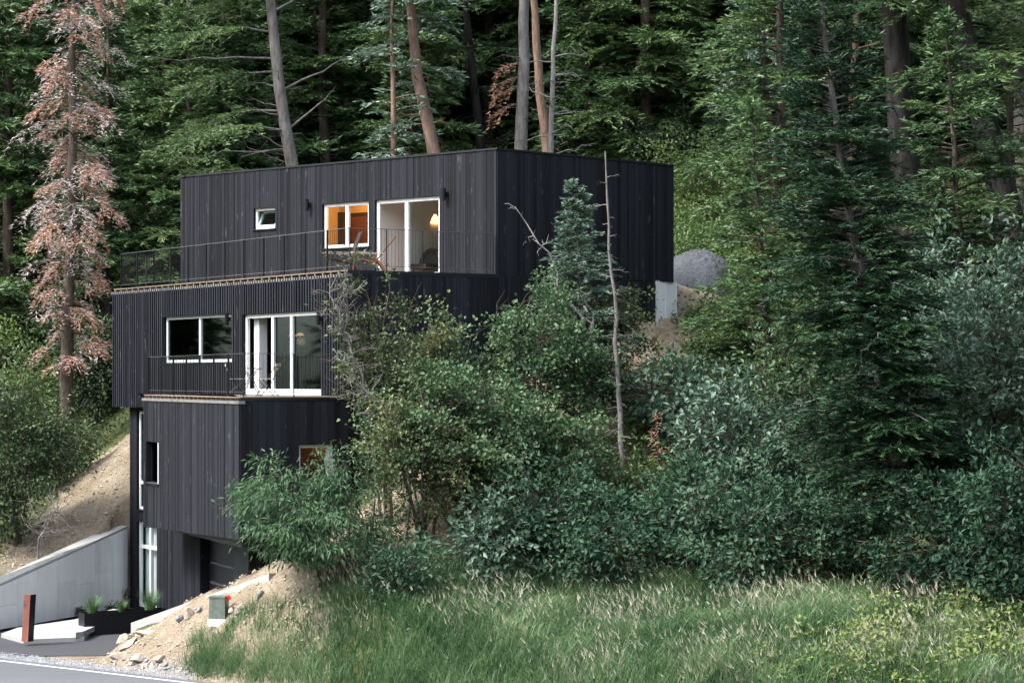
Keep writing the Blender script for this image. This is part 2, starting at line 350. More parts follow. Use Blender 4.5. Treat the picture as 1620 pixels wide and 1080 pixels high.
def height(x, y):
    x = np.asarray(x, float); y = np.asarray(y, float); h = base_h(x, y)
    n = (np.sin(x*1.3+y*.7)*np.sin(y*1.1-x*.6)+.5*np.sin(x*3.1-y*1.9+1)*np.sin(y*2.7+x*1.3))*.10
    dr = (x-ROAD_A[0])*ROAD_N[0]+(y-ROAD_A[1])*ROAD_N[1]        # distance behind the road's edge line
    k = np.clip((dr-.3)/1.5, 0, 1); h = h+n*k
    h = np.where(dr < .5, np.minimum(h, 0.0)*0-.022, -.022+(h+.022)*np.clip((dr-.5)/.9, 0, 1))
    h = np.where((dr > 0) & (x < -6) & (y < 75), np.maximum(h, -.022), h)
    far = np.clip((-dr-9)/6, 0, 1); h = h-far*.6+np.maximum(0, -dr-55)*.55  # last term: unseen rise behind the camera, shaped to darken window reflections
    up = grow([U_FL, U_FR, U_BR, U_BL], .4); md_ = grow([M_FL, M_FR, M_K, M_R, M_B], .1); fl = FLAT
    h = np.where(inpoly(x, y, up), np.minimum(h, ZU-.35), h)
    h = np.where(inpoly(x, y, md_), np.minimum(h, ZM0-.35), h)
    h = np.where(inpoly(x, y, fl), np.minimum(h, -.022), h)
    return h
def gridax(lo, hi, a, b, fine, coarse):
    return np.unique(np.round(np.concatenate([np.linspace(lo, a, max(2, int((a-lo)/coarse))), np.arange(a, b, fine), np.linspace(b, hi, max(2, int((hi-b)/coarse)))]), 4))
gx = gridax(-220, 220, -20, 18, .22, 5); gy = gridax(-120, 330, 40, 82, .22, 5)
GX, GY = np.meshgrid(gx, gy); HZ = height(GX, GY)
SAND = [((180, 1040, 54), 1.4), ((240, 1010, 54), 1.5), ((300, 1000, 53), 1.7), ((370, 960, 52.5), 1.7), ((330, 1060, 50.3), 1.3), ((420, 930, 51.5), 1.5), ((480, 890, 51), 1.5), ((440, 1045, 49), .9),
        ((560, 860, 51.5), 1.6), ((640, 825, 52), 1.7), ((700, 780, 53.2), 1.5), ((820, 690, 55.5), 1.5), ((880, 640, 57), 1.4), ((960, 590, 58), 1.2), ((1020, 540, 60), 1.1), ((1055, 495, 62.5), .95), ((1080, 460, 65), .9),
        ((20, 900, 62.5), 1.2), ((100, 860, 65), 1.3), ((170, 790, 67.5), 1.4), ((200, 740, 68.5), 1.6), ((-80, 930, 59), 1.2), ((215, 690, 70.5), 1.9)]
def sandw(x, y):
    s = np.zeros(np.shape(x))
    for q, r in SAND:
        p = P(*q); s = np.maximum(s, np.clip(1.5-np.hypot(x-p[0], y-p[1])/r*.75, 0, 1))
    return s
ny, nx = GX.shape
g = MB(); i = (np.arange(ny-1)[:, None]*nx+np.arange(nx-1)[None]).ravel()
g.add(np.stack([GX, GY, HZ], -1).reshape(-1, 3), np.stack([i, i+1, i+1+nx, i+nx], -1))
ground = structure(g.build('ground', M['ground'], smooth=True))
at = ground.data.attributes.new('sand', 'FLOAT', 'POINT'); at.data.foreach_set('value', sandw(GX, GY).astype(np.float32).ravel())
def Z(x, y): return float(height(np.array([x]), np.array([y]))[0])
def onray(u, Y): x = (u-810)/F*Y; return np.array([x, Y, Z(x, Y)])

# road, edge line, driveway
def sheet(name, poly, z, m):
    b = MB(); n = len(poly); top = [np.array([*p[:2], z]) for p in poly]
    me = bpy.data.meshes.new(name); me.from_pydata([tuple(p) for p in top], [], [tuple(range(n))]); me.materials.append(m); me.update()
    if me.polygons[0].normal.z < 0: me.flip_normals()
    o = bpy.data.objects.new(name, me); COL.objects.link(o); return structure(o)
ra = ROAD_A+ROAD_N*.38
sheet('road', [ra-ROAD_D*110, ra+ROAD_D*110, ra+ROAD_D*110-ROAD_N*8.2, ra-ROAD_D*110-ROAD_N*8.2], .0, M['road'])
la = ROAD_A
for k, off in enumerate((0, -7.4)):
    a = la+ROAD_N*off
    sheet('road_edge_line', [a-ROAD_D*110+ROAD_N*.06, a+ROAD_D*110+ROAD_N*.06, a+ROAD_D*110-ROAD_N*.06, a-ROAD_D*110-ROAD_N*.06], .004, M['paint'])
dp = [P(188, 1036, 1)[:2]*0+np.array([-10.35, 55.05]), np.array([-9.9, 57.3]), CURB1+np.array([.1, .9]), L_R+np.array([-.6, .3]), C_L+np.array([5, 1.0]), C_L+np.array([.3, -.3]), WALL0+np.array([.3, 0]), WALL0+np.array([-9, -2]), ra-ROAD_D*12+ROAD_N*.35, np.array([-13.2, 55.0])]
sheet('driveway', dp, -.008, M['drive'])

# ------------------------------------------------------------------ house
class Face:
    def __init__(s, A, B):
        s.A = np.array(A, float); s.B = np.array(B, float); s.L = np.linalg.norm(s.B-s.A); s.t = (s.B-s.A)/s.L
        n = np.array([s.t[1], -s.t[0]]); s.n = n
    def out(s, inside):
        if (s.A-np.asarray(inside))@s.n < 0: s.n = -s.n
        return s
    def tz(s, u, v, n=0):
        k = (u-810)/F; A = s.A+s.n*n; t = (k*A[1]-A[0])/(s.t[0]-k*s.t[1]); Y = A[1]+t*s.t[1]
        return t, ZC-(v-HOR)/F*Y
    def rect(s, u0, u1, vt0, vt1, vb0, vb1):
        t0, a = s.tz(u0, vt0); t1, b = s.tz(u1, vt1); _, c = s.tz(u0, vb0); _, d = s.tz(u1, vb1)
        return (t0, t1, (c+d)/2, (a+b)/2)
    def p(s, t, n, z): q = s.A+s.t*t+s.n*n; return np.array([q[0], q[1], z])
    def box(s, mb, t0, t1, n0, n1, z0, z1, var=.5, mat=0):
        z0 = z0 if isinstance(z0, tuple) else (z0, z0); z1 = z1 if isinstance(z1, tuple) else (z1, z1)
        mb.hexa([s.p(t0, n0, z0[0]), s.p(t1, n0, z0[1]), s.p(t1, n1, z0[1]), s.p(t0, n1, z0[0]),
                 s.p(t0, n0, z1[0]), s.p(t1, n0, z1[1]), s.p(t1, n1, z1[1]), s.p(t0, n1, z1[0])], var, mat)
def spans(z0, z1, ops, t):
    out = [(z0, z1)]
    for (a, b, c, d) in ops:
        if a-1e-4 <= t <= b+1e-4:
            nx_ = []
            for (p, q) in out:
                if d <= p or c >= q: nx_.append((p, q)); continue
                if c > p+.01: nx_.append((p, c))
                if d < q-.01: nx_.append((d, q))
            out = nx_
    return out
def clad(face, z0, z1, ops, parent, rng, m, wmin, wmax, thick=.03, rib=False, gap=.006, label=None, back=.22, t0=0, t1=None):
    """a wall of vertical boards over a solid backing, with openings"""
    z0 = z0 if isinstance(z0, tuple) else (z0, z0); z1 = z1 if isinstance(z1, tuple) else (z1, z1)
    t1 = face.L if t1 is None else t1; mb = MB()
    f0 = lambda t: z0[0]+(z0[1]-z0[0])*t/face.L
    f1 = lambda t: z1[0]+(z1[1]-z1[0])*t/face.L
    ed = sorted({t0, t1}|{q for o in ops for q in o[:2] if t0 < q < t1})
    for a, b in zip(ed[:-1], ed[1:]):
        for (p, q) in spans(f0((a+b)/2), f1((a+b)/2), ops, (a+b)/2):
            lo = (f0(a), f0(b)) if abs(p-f0((a+b)/2)) < 1e-6 else (p, p); hi = (f1(a), f1(b)) if abs(q-f1((a+b)/2)) < 1e-6 else (q, q)
            face.box(mb, a, b, -back, 0, lo, hi, .05)
        t = a
        while t < b-1e-3:
            wd = rng.uniform(wmin, wmax); e = min(b, t+wd)
            if b-e < wmin*.5: e = b
            th = thick+rng.uniform(-.006, .006); tone = rng.random()
            for (p, q) in spans(f0((t+e)/2), f1((t+e)/2), ops, (t+e)/2):
                lo = f0((t+e)/2)-.01*rng.random() if abs(p-f0((t+e)/2)) < 1e-6 else p
                if rib:
                    face.box(mb, t, e, .0005, th*.6, lo, q-.002, tone*.4)
                    c = (t+e)/2; h = wd*.23
                    face.box(mb, max(t, c-h), min(e, c+h), th*.6+.0005, th*.6+.045, lo, q-.002, .3+tone*.7)
                else:
                    face.box(mb, t, e-gap, .0005, th, lo, q-.002, tone)
            t = e
    o = mb.build('wall', m, parent)
    if label: o['label'] = label
    return o
def frame_rect(face, mb, t0, t1, z0, z1, w, n0, n1, wb=None):
    wb = wb or w
    face.box(mb, t0, t1, n0, n1, z0, z0+wb); face.box(mb, t0, t1, n0, n1, z1-w, z1)
    face.box(mb, t0, t0+w, n0, n1, z0+wb+.0005, z1-w-.0005); face.box(mb, t1-w, t1, n0, n1, z0+wb+.0005, z1-w-.0005)
def window(face, op, parent, mull=(), label=None, w=.07, fm='white', kind='window', n0=-.13, sill=True, glass='glass', open_bay=None, wb=None, bars=()):
    t0, t1, z0, z1 = op; win = bpy.data.objects.new(kind, None)
    c = face.p((t0+t1)/2, n0, z0); COL.objects.link(win); win.parent = parent
    win['_org'] = tuple(parent['_org'])
    if label: win['label'] = label
    fr = MB(); frame_rect(face, fr, t0+.003, t1-.003, z0+.003, z1-.003, w, n0, n0+.08, wb)
    for q in mull: t = t0+(t1-t0)*q; face.box(fr, t-w*.6, t+w*.6, n0, n0+.09, z0+(wb or w)+.001, z1-w-.001)
    for (qa, qb, zz) in bars: face.box(fr, t0+(t1-t0)*qa+w, t0+(t1-t0)*qb-w, n0+.002, n0+.082, zz-w*.6, zz+w*.6)
    fr.build('frame', M[fm], win)
    ed = [0, *mull, 1]
    for k, (a, b) in enumerate(zip(ed[:-1], ed[1:])):
        if open_bay == k: continue
        g = MB(); face.box(g, t0+(t1-t0)*a+w*.9, t0+(t1-t0)*b-w*.9, n0+.03, n0+.042, z0+w*.9, z1-w*.9); g.build('pane', M[glass], win)
    if sill:
        s = MB(); face.box(s, t0-.04, t1+.04, -.05, .075, z0-.035, z0-.002); s.build('sill', M['black'], win)
    return win
def railing(pts, zf, h, parent, spacing, label, post_w=.05, infill=.1):
    rt = bpy.data.objects.new('railing', None); COL.objects.link(rt); rt.parent = parent; rt['_org'] = tuple(parent['_org']); rt['label'] = label
    a = MB(); b = MB(); inf = MB()
    for (p, q) in zip(pts[:-1], pts[1:]):
        p = np.array(p); q = np.array(q); L = np.linalg.norm(q-p); d = (q-p)/L
        a.bar([*p, zf+h], [*(q+d*.02), zf+h], .045, .014); b.bar([*p, zf+.12], [*q, zf+.12], .025, .012)
        n = max(1, round(L/spacing))
        for k in range(n+1):
            if k == n and (q != np.array(pts[-1])).any(): continue
            c = p+d*L*k/n; ps = MB(); ps.bar([*c, zf-.02], [*c, zf+h-.008], .014, post_w, up=(-d[1], d[0], 0)); ps.build('post', M['black'], rt)
        m = int(L/infill)
        for k in range(1, m): c = p+d*L*k/m; inf.bar([*c, zf+.12], [*c, zf+h-.006], .008)
    a.build('top_rail', M['rail'], rt); b.build('bottom_rail', M['rail'], rt); inf.build('baluster_infill', M['black'], rt)
    return rt
def lamp(face, u, v, parent, n=.04):
    t, z = face.tz(u, v); mb = MB(); c = face.p(t, n+.10, z)
    mb.tube([c+[0, 0, -.17], c+[0, 0, .17]], .055, 12); mb.tube([c+[0, 0, .17], c+[0, 0, -.17]], .055, 12)
    b = face.box; b(mb, t-.04, t+.04, n, n+.06, z-.06, z+.06)
    return mb.build('wall_lamp', M['black'], parent)

rng = random.Random(5)
HC = (-4.0, 60.0, 0.0)
house = thing('house', 'black three-storey house of stacked charred-board boxes with two railed decks and white framed windows', 'house', HC)
cen = np.array([-4, 64.])
UF = Face(U_FL, U_FR).out(cen); UR = Face(U_FR, U_BR).out(cen); UB = Face(U_BR, U_BL).out(cen); UL = Face(U_BL, U_FL).out(cen)
o_small = UF.rect(402.5, 436.5, 330, 328, 363, 361.5); o_win = UF.rect(511, 584, 322, 319, 394, 389); o_door = UF.rect(594, 696.5, 317.5, 309, 421, 431)
o_door = (o_door[0], o_door[1], ZU+.03, o_door[3])
clad(UF, ZU+.01, ZR, [o_small, o_win, o_door], house, rng, M['char'], .06, .11, label='pale-grained charred board front wall of the top box')
UR_Z0 = (ZU-.03, ZU+.0)
clad(UR, UR_Z0, (ZR, ZR), [], house, rng, M['char'], .08, .12, label='dark shaded side wall of the top box')
clad(UB, ZU, ZR, [], house, rng, M['char'], .12, .16); clad(UL, ZU, ZR, [], house, rng, M['char'], .12, .16)
def slab(poly, z0, z1, name, m, parent, label=None):
    me = bpy.data.meshes.new(name); n = len(poly); org = np.array(parent['_org'])
    V = [tuple(np.array([*p[:2], z0])-org) for p in poly]+[tuple(np.array([*p[:2], z1])-org) for p in poly]
    me.from_pydata(V, [], [tuple(range(n))[::-1], tuple(range(n, 2*n))]+[(i, (i+1) % n, (i+1) % n+n, i+n) for i in range(n)]); me.materials.append(m); me.update()
    o = bpy.data.objects.new(name, me); COL.objects.link(o); o.parent = parent
    if label: o['label'] = label
    return o
ins = grow([U_FL, U_FR, U_BR, U_BL], -.15)
slab(ins, ZR-.42, ZR-.12, 'roof', M['black'], house)
cop = MB()
for f in (UF, UR, UB, UL): f.box(cop, -.05, f.L+.05, -.24, .055, ZR+.002, ZR+.05)
cop.build('roof_coping', M['black'], house)
slab(ins, ZU-.02, ZU+.0, 'floor', M['black'], house); slab(grow([U_FL, U_FR, U_BR, U_BL], -.3), ZU+.002, ZU+.025, 'floor', M['woodfloor'], house)
# rooms of the top floor
def room(face, t0, t1, d, z0, z1, m, name='room', label=None):
    mb = MB(); e = .06
    face.box(mb, t0-e, t0, -d, -.24, z0, z1); face.box(mb, t1, t1+e, -d, -.24, z0, z1); face.box(mb, t0-e, t1+e, -d-e, -d, z0, z1)
    face.box(mb, t0-e, t1+e, -d-e, -.24, z1, z1+e)
    o = mb.build(name, m, house)
    if label: o['label'] = label
    return o
room(UF, o_win[0]-1.3, o_win[1]+.03, 2.0, ZU+.03, ZR-.5, M['warmwall'], label='warm lit room behind the upper window')
room(UF, o_door[0]-.08, o_door[1]+1.2, 4.6, ZU+.03, ZR-.5, M['plaster'], label='pale room behind the upper sliding door')
room(UF, o_small[0]-.8, o_small[1]+.45, 2.5, ZU+.03, ZR-.5, M['plaster'])
def plight(name, p, e, c, r=.12):
    l = bpy.data.lights.new(name, 'POINT'); l.energy = e; l.color = c; l.shadow_soft_size = r
    o = bpy.data.objects.new(name, l); COL.objects.link(o); o.location = [float(q) for q in p]; return o
tw = (o_win[0]+o_win[1])/2
plight('room_light', UF.p(tw-.2, -1.1, ZR-.85), 26, (1, .60, .30)); 
wj = window(UF, o_small, house, label='small square tilted window', sill=True)
# tilted sash of the small window
sm = MB(); t0, t1, z0, z1 = o_small
for a, b in (((t0+.1, z0+.09), (t1-.1, z0+.09)), ((t0+.1, z1-.1), (t1-.1, z1-.1)), ((t0+.1, z0+.09), (t0+.1, z1-.1)), ((t1-.1, z0+.09), (t1-.1, z1-.1))):
    f = lambda q: UF.p(q[0], -.05-.28*(q[1]-z0)/(z1-z0), q[1])
    sm.bar(f(a), f(b), .07, .06, up=(UF.n[0], UF.n[1], 0))
sm.build('sash', M['white'], wj)
window(UF, o_win, house, mull=(.5,), label='two-pane white window glowing orange', w=.09)
window(UF, o_door, house, mull=(.47,), label='white sliding door with its left half open', kind='sliding_door', w=.10, sill=False, open_bay=0, wb=.1)
# things seen in the rooms
def fixed_panel(face, t0, t1, n, z0, z1, m, name, label, cat, th=.04):
    c = face.p((t0+t1)/2, n, z0); o = thing_m(name, label, cat, c); mb = MB(); face.box(mb, t0, t1, n-th, n, z0, z1); ob = mb.build(name, m, loc=tuple(float(q) for q in c)); return tag(ob, label, cat)
def thing_m(*a): return None
tq, zq = UF.tz(570, 350, -1.98)
pf = MB(); UF.box(pf, tq-.42, tq+.42, -1.98, -1.94, zq-1.0, zq+.25); UF.box(pf, tq-.30, tq+.30, -1.939, -1.93, zq-.88, zq+.13, mat=1)
tag(pf.build('wall_picture', [M['darkwood'], M['redwood']], loc=tuple(UF.p(tq, -1.98, zq-1))), 'dark framed picture seen through the orange-lit upper window', 'picture')
t_, z_ = UF.tz(543, 365, -1.98)
dm = MB(); UF.box(dm, t_-.25, t_+.12, -1.98, -1.93, ZU+.03, ZU+2.15); dm.build('inner_door', M['darkwood'], house)
# pendant in the door room
tp, zp = UF.tz(678, 347, -2.6)
pn = thing('pendant_lamp', 'glowing orange pendant shade seen through the upper sliding door', 'lamp', UF.p(tp, -2.6, zp-.12))
q = MB(); c = UF.p(tp, -2.6, zp); q.tube([c+[0, 0, -.14], c+[0, 0, .14]], [.34, .26], 18, cap=False); q.tube([c+[0, 0, .14], c+[0, 0, .141]], [.26, .01], 18, cap=False); q.build('shade', M['lampglow'], pn)
q = MB(); q.tube([c+[0, 0, .14], [c[0], c[1], ZR-.52]], .008, 5); q.build('cord', M['black'], pn)
plight('pendant_light', c+[0, 0, -.25], 9, (1, .62, .35))
# dark armchair inside
def armchair(p, ax):
    o = thing('armchair', 'dark round-backed armchair behind the upper sliding door', 'armchair', p); ax = nrm(np.array(ax)); ay = np.array([-ax[1], ax[0]])
    b = MB(); pts = []; P3 = lambda a, c, z: np.array([p[0]+ax[0]*a+ay[0]*c, p[1]+ax[1]*a+ay[1]*c, p[2]+z])
    for k in range(9):
        an = math.pi*k/8; pts.append(P3(math.cos(an)*.36, .3, .42+math.sin(an)*.42))
    b.tube(pts, .09, 8)
    for k in range(8): b.bar(P3(-.33+k*.094, .3, .42), P3(-.33+k*.094, .32, .42+math.sqrt(max(.01, .1296-(-.33+k*.094)**2))*1.15), .1, .12)
    b.build('backrest', M['darkwood'], o)
    s = MB(); s.box(P3(0, -.02, .3), .68, .6, .14, ax=ax); s.build('seat', M['darkwood'], o)
    for i in (-1, 1):
        for j in (-1, 1): l = MB(); l.tube([P3(i*.28, j*.24, 0), P3(i*.25, j*.2, .31)], .02, 6); l.build('leg', M['darkwood'], o)
t_, _ = UF.tz(672, 415, -1.6); armchair(UF.p(t_, -1.6, ZU+.03), UF.t)
# small white junction cap dots on the top wall
lamp(UF, 491, 325, house); lamp(UF, 707.5, 308, house)

# middle volume
cm = np.array([-3., 64.])
MF = Face(M_FL, M_FR).out(cm); MR1 = Face(M_FR, M_K).out(cm); MR2 = Face(M_K, M_R).out(cm); MB1 = Face(M_R, M_B).out(cm); MB2 = Face(M_B, M_FL).out(cm)
mw = MF.rect(259.5, 369, 502, 495.5, 575, 571); mdr = MF.rect(386, 510, 498, 491, 622, 622); mdr = (mdr[0], mdr[1], ZL1+.06, mdr[3])
ZD = ZU-.10
clad(MF, ZM0, ZD, [mw, mdr], house, rng, M['char_rib'], .125, .16, rib=True, thick=.03, label='ribbed batten front wall of the middle box')
clad(MR1, ZM0, ZD, [], house, rng, M['char'], .08, .12, label='dark side wall of the middle box')
clad(MR2, (ZM0, ZM0), ZU-.03, [], house, rng, M['char'], .08, .12, thick=.02)
clad(MB1, ZM0, ZD, [], house, rng, M['char'], .12, .2); clad(MB2, ZM0, ZD, [], house, rng, M['char'], .12, .2)
mid = [M_FL, M_FR, M_K, M_R, M_B]; mi = grow(mid, -.25)
slab(mi, ZM0-.01, ZM0+.25, 'floor', M['black'], house)
slab(mi, ZD-.28, ZD-.05, 'roof', M['black'], house)
# upper deck: boards, timber edge and metal trim
def deck(poly, zt, edges, parent, label):
    dk = bpy.data.objects.new('deck', None); COL.objects.link(dk); dk.parent = parent; dk['_org'] = tuple(parent['_org']); dk['label'] = label
    slab(grow(poly, -.12), zt-.045, zt, 'deck_boards', M['joist'], dk)
    e1 = MB(); e2 = MB(); e3 = MB()
    for f in edges:
        f.box(e1, -.04, f.L+.04, -.12, .055, zt-.10-.075, zt-.10)          # metal drip trim
        f.box(e2, 0, f.L, -.10, .0, zt-.028, zt-.002)                       # board nosing
        n = int(f.L/.42)
        for k in range(n+1): tt = .05+k*(f.L-.12)/n; f.box(e3, tt, tt+.05, -.27, -.012, zt-.098, zt-.03)
    for f in edges: f.box(e2, .01, f.L-.01, -.34, -.301, zt-.15, zt-.05); f.box(e3, .01, f.L-.01, -.30, -.26, zt-.14, zt-.03)
    e1.build('drip_trim', M['trim'], dk); e2.build('deck_edge', M['joist'], dk); e3.build('joist_ends', M['joist'], dk)
    return dk
deck([M_FL, M_FR, M_K, U_FR-UF.n*.4, U_FL-UF.n*.4, U_FL+np.array([-1.4, 2.6])], ZU, [MF], house, 'wedge-shaped upper deck with a pale timber edge')
dkb = MB(); MR1.box(dkb, 0, MR1.L, -.15, .035, ZD+.001, ZU-.002); dkb.build('deck_fascia', M['black'], house)
o_ = MF.n*-.14
railing([M_FL+o_+MF.t*.25+np.array([1.2, 2.0]), M_FL+o_+MF.t*.25, M_FR+o_-MF.t*.12, M_K-MR1.n*.1-MR1.t*.12], ZU, 1.08, house, 1.22, 'black steel railing around the upper deck')
window(MF, mw, house, mull=(.5,), label='wide two-pane window in the ribbed wall', w=.08, glass='glass_dark', n0=-.16)
window(MF, mdr, house, mull=(.36, .60), label='wide white sliding door partly open', kind='sliding_door', w=.10, sill=False, open_bay=0, glass='glass_dark', wb=.16)
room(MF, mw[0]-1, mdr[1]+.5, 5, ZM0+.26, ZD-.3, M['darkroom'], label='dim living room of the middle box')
q = MB(); MF.box(q, mdr[0]+.12, mdr[0]+.42, -.5, -.25, ZL1+.07, mdr[3]-.1); q.build('curtain', M['white'], house)
q = MB(); MF.box(q, mdr[0]+.5, mdr[1]-.4, -3.0, -2.3, ZL1+.07, ZL1+.85); q.build('kitchen_counter', M['redwood'], house)
for k, (u, v) in enumerate(((463, 530), (475, 529))):
    t_, z_ = MF.tz(u, v, -2.2); p = MF.p(t_, -2.2, z_)
    pn = thing('pendant_lamp', ('left' if k == 0 else 'right')+' one of two tiny orange pendant lamps glowing in the middle-floor room', 'lamp', p)
    q = MB(); q.tube([p+[0, 0, -.03], p+[0, 0, .05]], [.12, .05], 12); q.tube([p+[0, 0, -.03], p+[0, 0, -.032]], [.12, .01], 12); q.build('shade', M['lampglow'], pn)
    q = MB(); q.tube([p+[0, 0, .05], [p[0], p[1], ZD-.32]], .006, 5); q.build('cord', M['black'], pn)
plight('pendant_light', MF.p(t_, -2.2, z_-.2), 1.2, (1, .6, .3))
lamp(MF, 367, 505, house, .06); lamp(MF, 512.5, 504, house, .06)

# lower volume (carries the lower deck)
L_B = L_R-ln*1.0; cl_ = np.array([-6.5, 60.])
LFc = Face(L_FL, L_FR).out(cl_); LRc = Face(L_FR, L_R).out(cl_)
LBk = np.array([-4.6, 57.2]); LBl = L_FL-ln*2.6; LLc = Face(LBl, L_FL).out(cl_)
lo_win = LFc.rect(232.5, 252.5, 699, 698, 766, 762); lr_win = LRc.rect(473, 529, 704, 703, 775, 775)
ZLb = (2.80, 3.07)
clad(LFc, ZLb, (6.43, 6.52), [lo_win], house, rng, M['char_rib'], .07, .15, thick=.028, label='charred board front wall of the projecting lower box')
clad(LRc, 3.07, 6.46, [lr_win], house, rng, M['char'], .14, .2, label='shaded side wall of the lower box')
clad(LLc, 2.8, 6.43, [], house, rng, M['char'], .12, .2)
slab([L_FL-ln*.06+ld*.06, L_FR-ln*.06-ld*.06, L_R-ld*.06+np.array([-.05, .05]), LBk, LBl], 2.86, 3.10, 'soffit', M['black'], house)
slab([L_FL-ln*.06, L_FR-ln*.06-ld*.03, L_R+np.array([-.05, .05]), LBk, np.array([-11.2, 66.0]), LBl], 6.2, 6.41, 'roof', M['black'], house)
deck([L_FL, L_FR, L_R, M_FR-mn*.05, C_L+md*.6+mn*.2, LBl], ZL1+.05, [LFc], house, 'lower deck on top of the projecting box')
fx = MB(); LRc.box(fx, 0, LRc.L, -.15, .035, 6.47, ZL1+.03); fx.build('deck_fascia', M['black'], house)
o_ = -ln*.12
railing([L_FL+o_+ld*.15-ln*2.2, L_FL+o_+ld*.15, L_FR+o_-ld*.1, L_R+np.array([-.12, .05])], ZL1+.05, 1.07, house, 1.32, 'black steel railing around the lower deck')
# deep-set dark window of the lower box (open reveal) and lit window on its side
window(LFc, lo_win, house, label='deep-set narrow window in the lower box', w=.025, fm='black', n0=-.20, glass='glass_dark')
q = MB(); t0, t1, z0, z1 = lo_win; LFc.box(q, t0+.001, t1-.001, -.195, .05, z0-.06, z0+.001); q.build('window_reveal', M['slat'], house)
q = MB(); LFc.box(q, t1-.075, t1-.002, -.03, .036, z0+.01, z1-.01); q.build('window_jamb', M['white'], house)
q = MB(); LFc.box(q, t0-.3, t1+.3, -.40, -.34, z0-.3, z1+.3); q.build('window_backing', M['black'], house)  # black panel added to stand for the darkness behind the pane
window(LRc, lr_win, house, mull=(.86,), label='small window with an orange-brown blind in the shaded side wall', w=.07, n0=-.18, sill=False)
q = MB(); t0, t1, z0, z1 = lr_win; LRc.box(q, max(.4, t0-1.2), t1+.45, -.75, -.7, z0-.3, z1+.3); q.build('window_backing', M['redwood'], house)
plight('room_light', LRc.p((t0+t1)/2+.5, -.5, z1+.12), 2.0, (1, .5, .22), .08)

# narrow core behind the lower box, down to the driveway
CF = Face(C_L, C_L+md*9.0).out(cl_-mn*8)
CF.n = mn.copy()
c_tall = CF.rect(217.5, 238, 650, 650, 806, 806); c_door = CF.rect(217.5, 249.5, 824, 828, 975, 975); c_door = (c_door[0], c_door[1], .06, c_door[3])
clad(CF, -.05, ZM0, [c_tall, c_door], house, rng, M['char'], .09, .14, label='narrow recessed wall beside the lower box')
CL = Face(C_L-mn*7, C_L).out(C_L+md*5-mn*3); clad(CL, -.05, ZM0, [], house, rng, M['char'], .12, .2)
_, zt_ = CF.tz(225, 763)
window(CF, c_tall, house, mull=(.62,), label='tall narrow stair window with a white frame', w=.08, bars=((0, 1, zt_),), n0=-.14, glass='glass_dark')
_, zt_ = CF.tz(230, 865)
window(CF, c_door, house, mull=(.56,), label='tall white glazed entrance door and side light', kind='entrance_door', w=.09, bars=((0, 1, zt_),), n0=-.14, sill=False, glass='glass')
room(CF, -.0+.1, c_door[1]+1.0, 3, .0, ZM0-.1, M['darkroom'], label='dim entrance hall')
q = MB(); CF.box(q, c_door[0], c_door[1]-.6, -.32, -.27, .1, 5.6); q.build('curtain', M['plaster'], house)
# garage front under the lower box
gt = CF.tz(250, 900)[0]; G0 = CF.p(gt+.05, .0, 0)[:2]; 
GF = Face(G0+ld*.05, G0+ld*9.5); GF.n = ln.copy()
g1 = GF.tz(318, 900)[0]; g2 = GF.tz(372, 900)[0]; g3 = GF.tz(396, 900)[0]
clad(GF, -.05, 2.88, [], house, rng, M['char'], .12, .16, t1=g1, label='dark board wall under the overhanging box')
q = MB(); GF.box(q, g1+.05, g2, -.3, -.22, 0, 2.6); 
gd = q.build('garage_door', M['garage'], house)
for (va, vb) in ((886, 900), (918, 932)):
    t_, z_ = GF.tz(350, (va+vb)/2, -.2); q = MB(); GF.box(q, g1+.3, g2-.05, -.218, -.19, z_-.03, z_+.03); r = q.build('door_rail', M['slat'], gd); 
q = MB(); GF.box(q, g2+.001, g3, -.2, .05, 0, 2.86); q.build('garage_pier', M['garage_grey'], house)
q = MB(); GF.box(q, g3+.12, GF.L, -.3, -.1, 0, 2.86); q.build('garage_wall', M['garage_grey'], house)
# side wall of the basement under the middle box and concrete footing at the back corner
SR = Face(M_FR-mn*.5+np.array([.1, .5]), M_FR-mn*.5+np.array([.1, .5])+MR1.t*10).out(cm); SR.n = MR1.n.copy()
clad(SR, 1.5, ZM0, [], house, rng, M['char'], .14, .2, label='shaded basement wall below the middle box')
SL = Face(L_R+np.array([-.35, .1]), M_FR-mn*.5+np.array([.1, .5])); SL.n = np.array([SL.t[1], -SL.t[0]])
clad(SL, 1.5, ZM0, [], house, rng, M['char'], .14, .2)
f0 = Face(M_R+np.array([.05, -.0]), U_BR+UR.t*-.02).out(cm); q = MB(); f0.box(q, 0, f0.L+.25, -.3, -.03, 6.5, ZU+.02); q.build('foundation_pier', M['conc'], house)
f1 = Face(U_BR-UR.n*.04, U_BR+UB.t*8-UR.n*.04).out(cm); q = MB(); f1.box(q, .0, f1.L, -.3, -.03, 6.5, ZU-.02); q.build('foundation_wall', M['conc'], house)

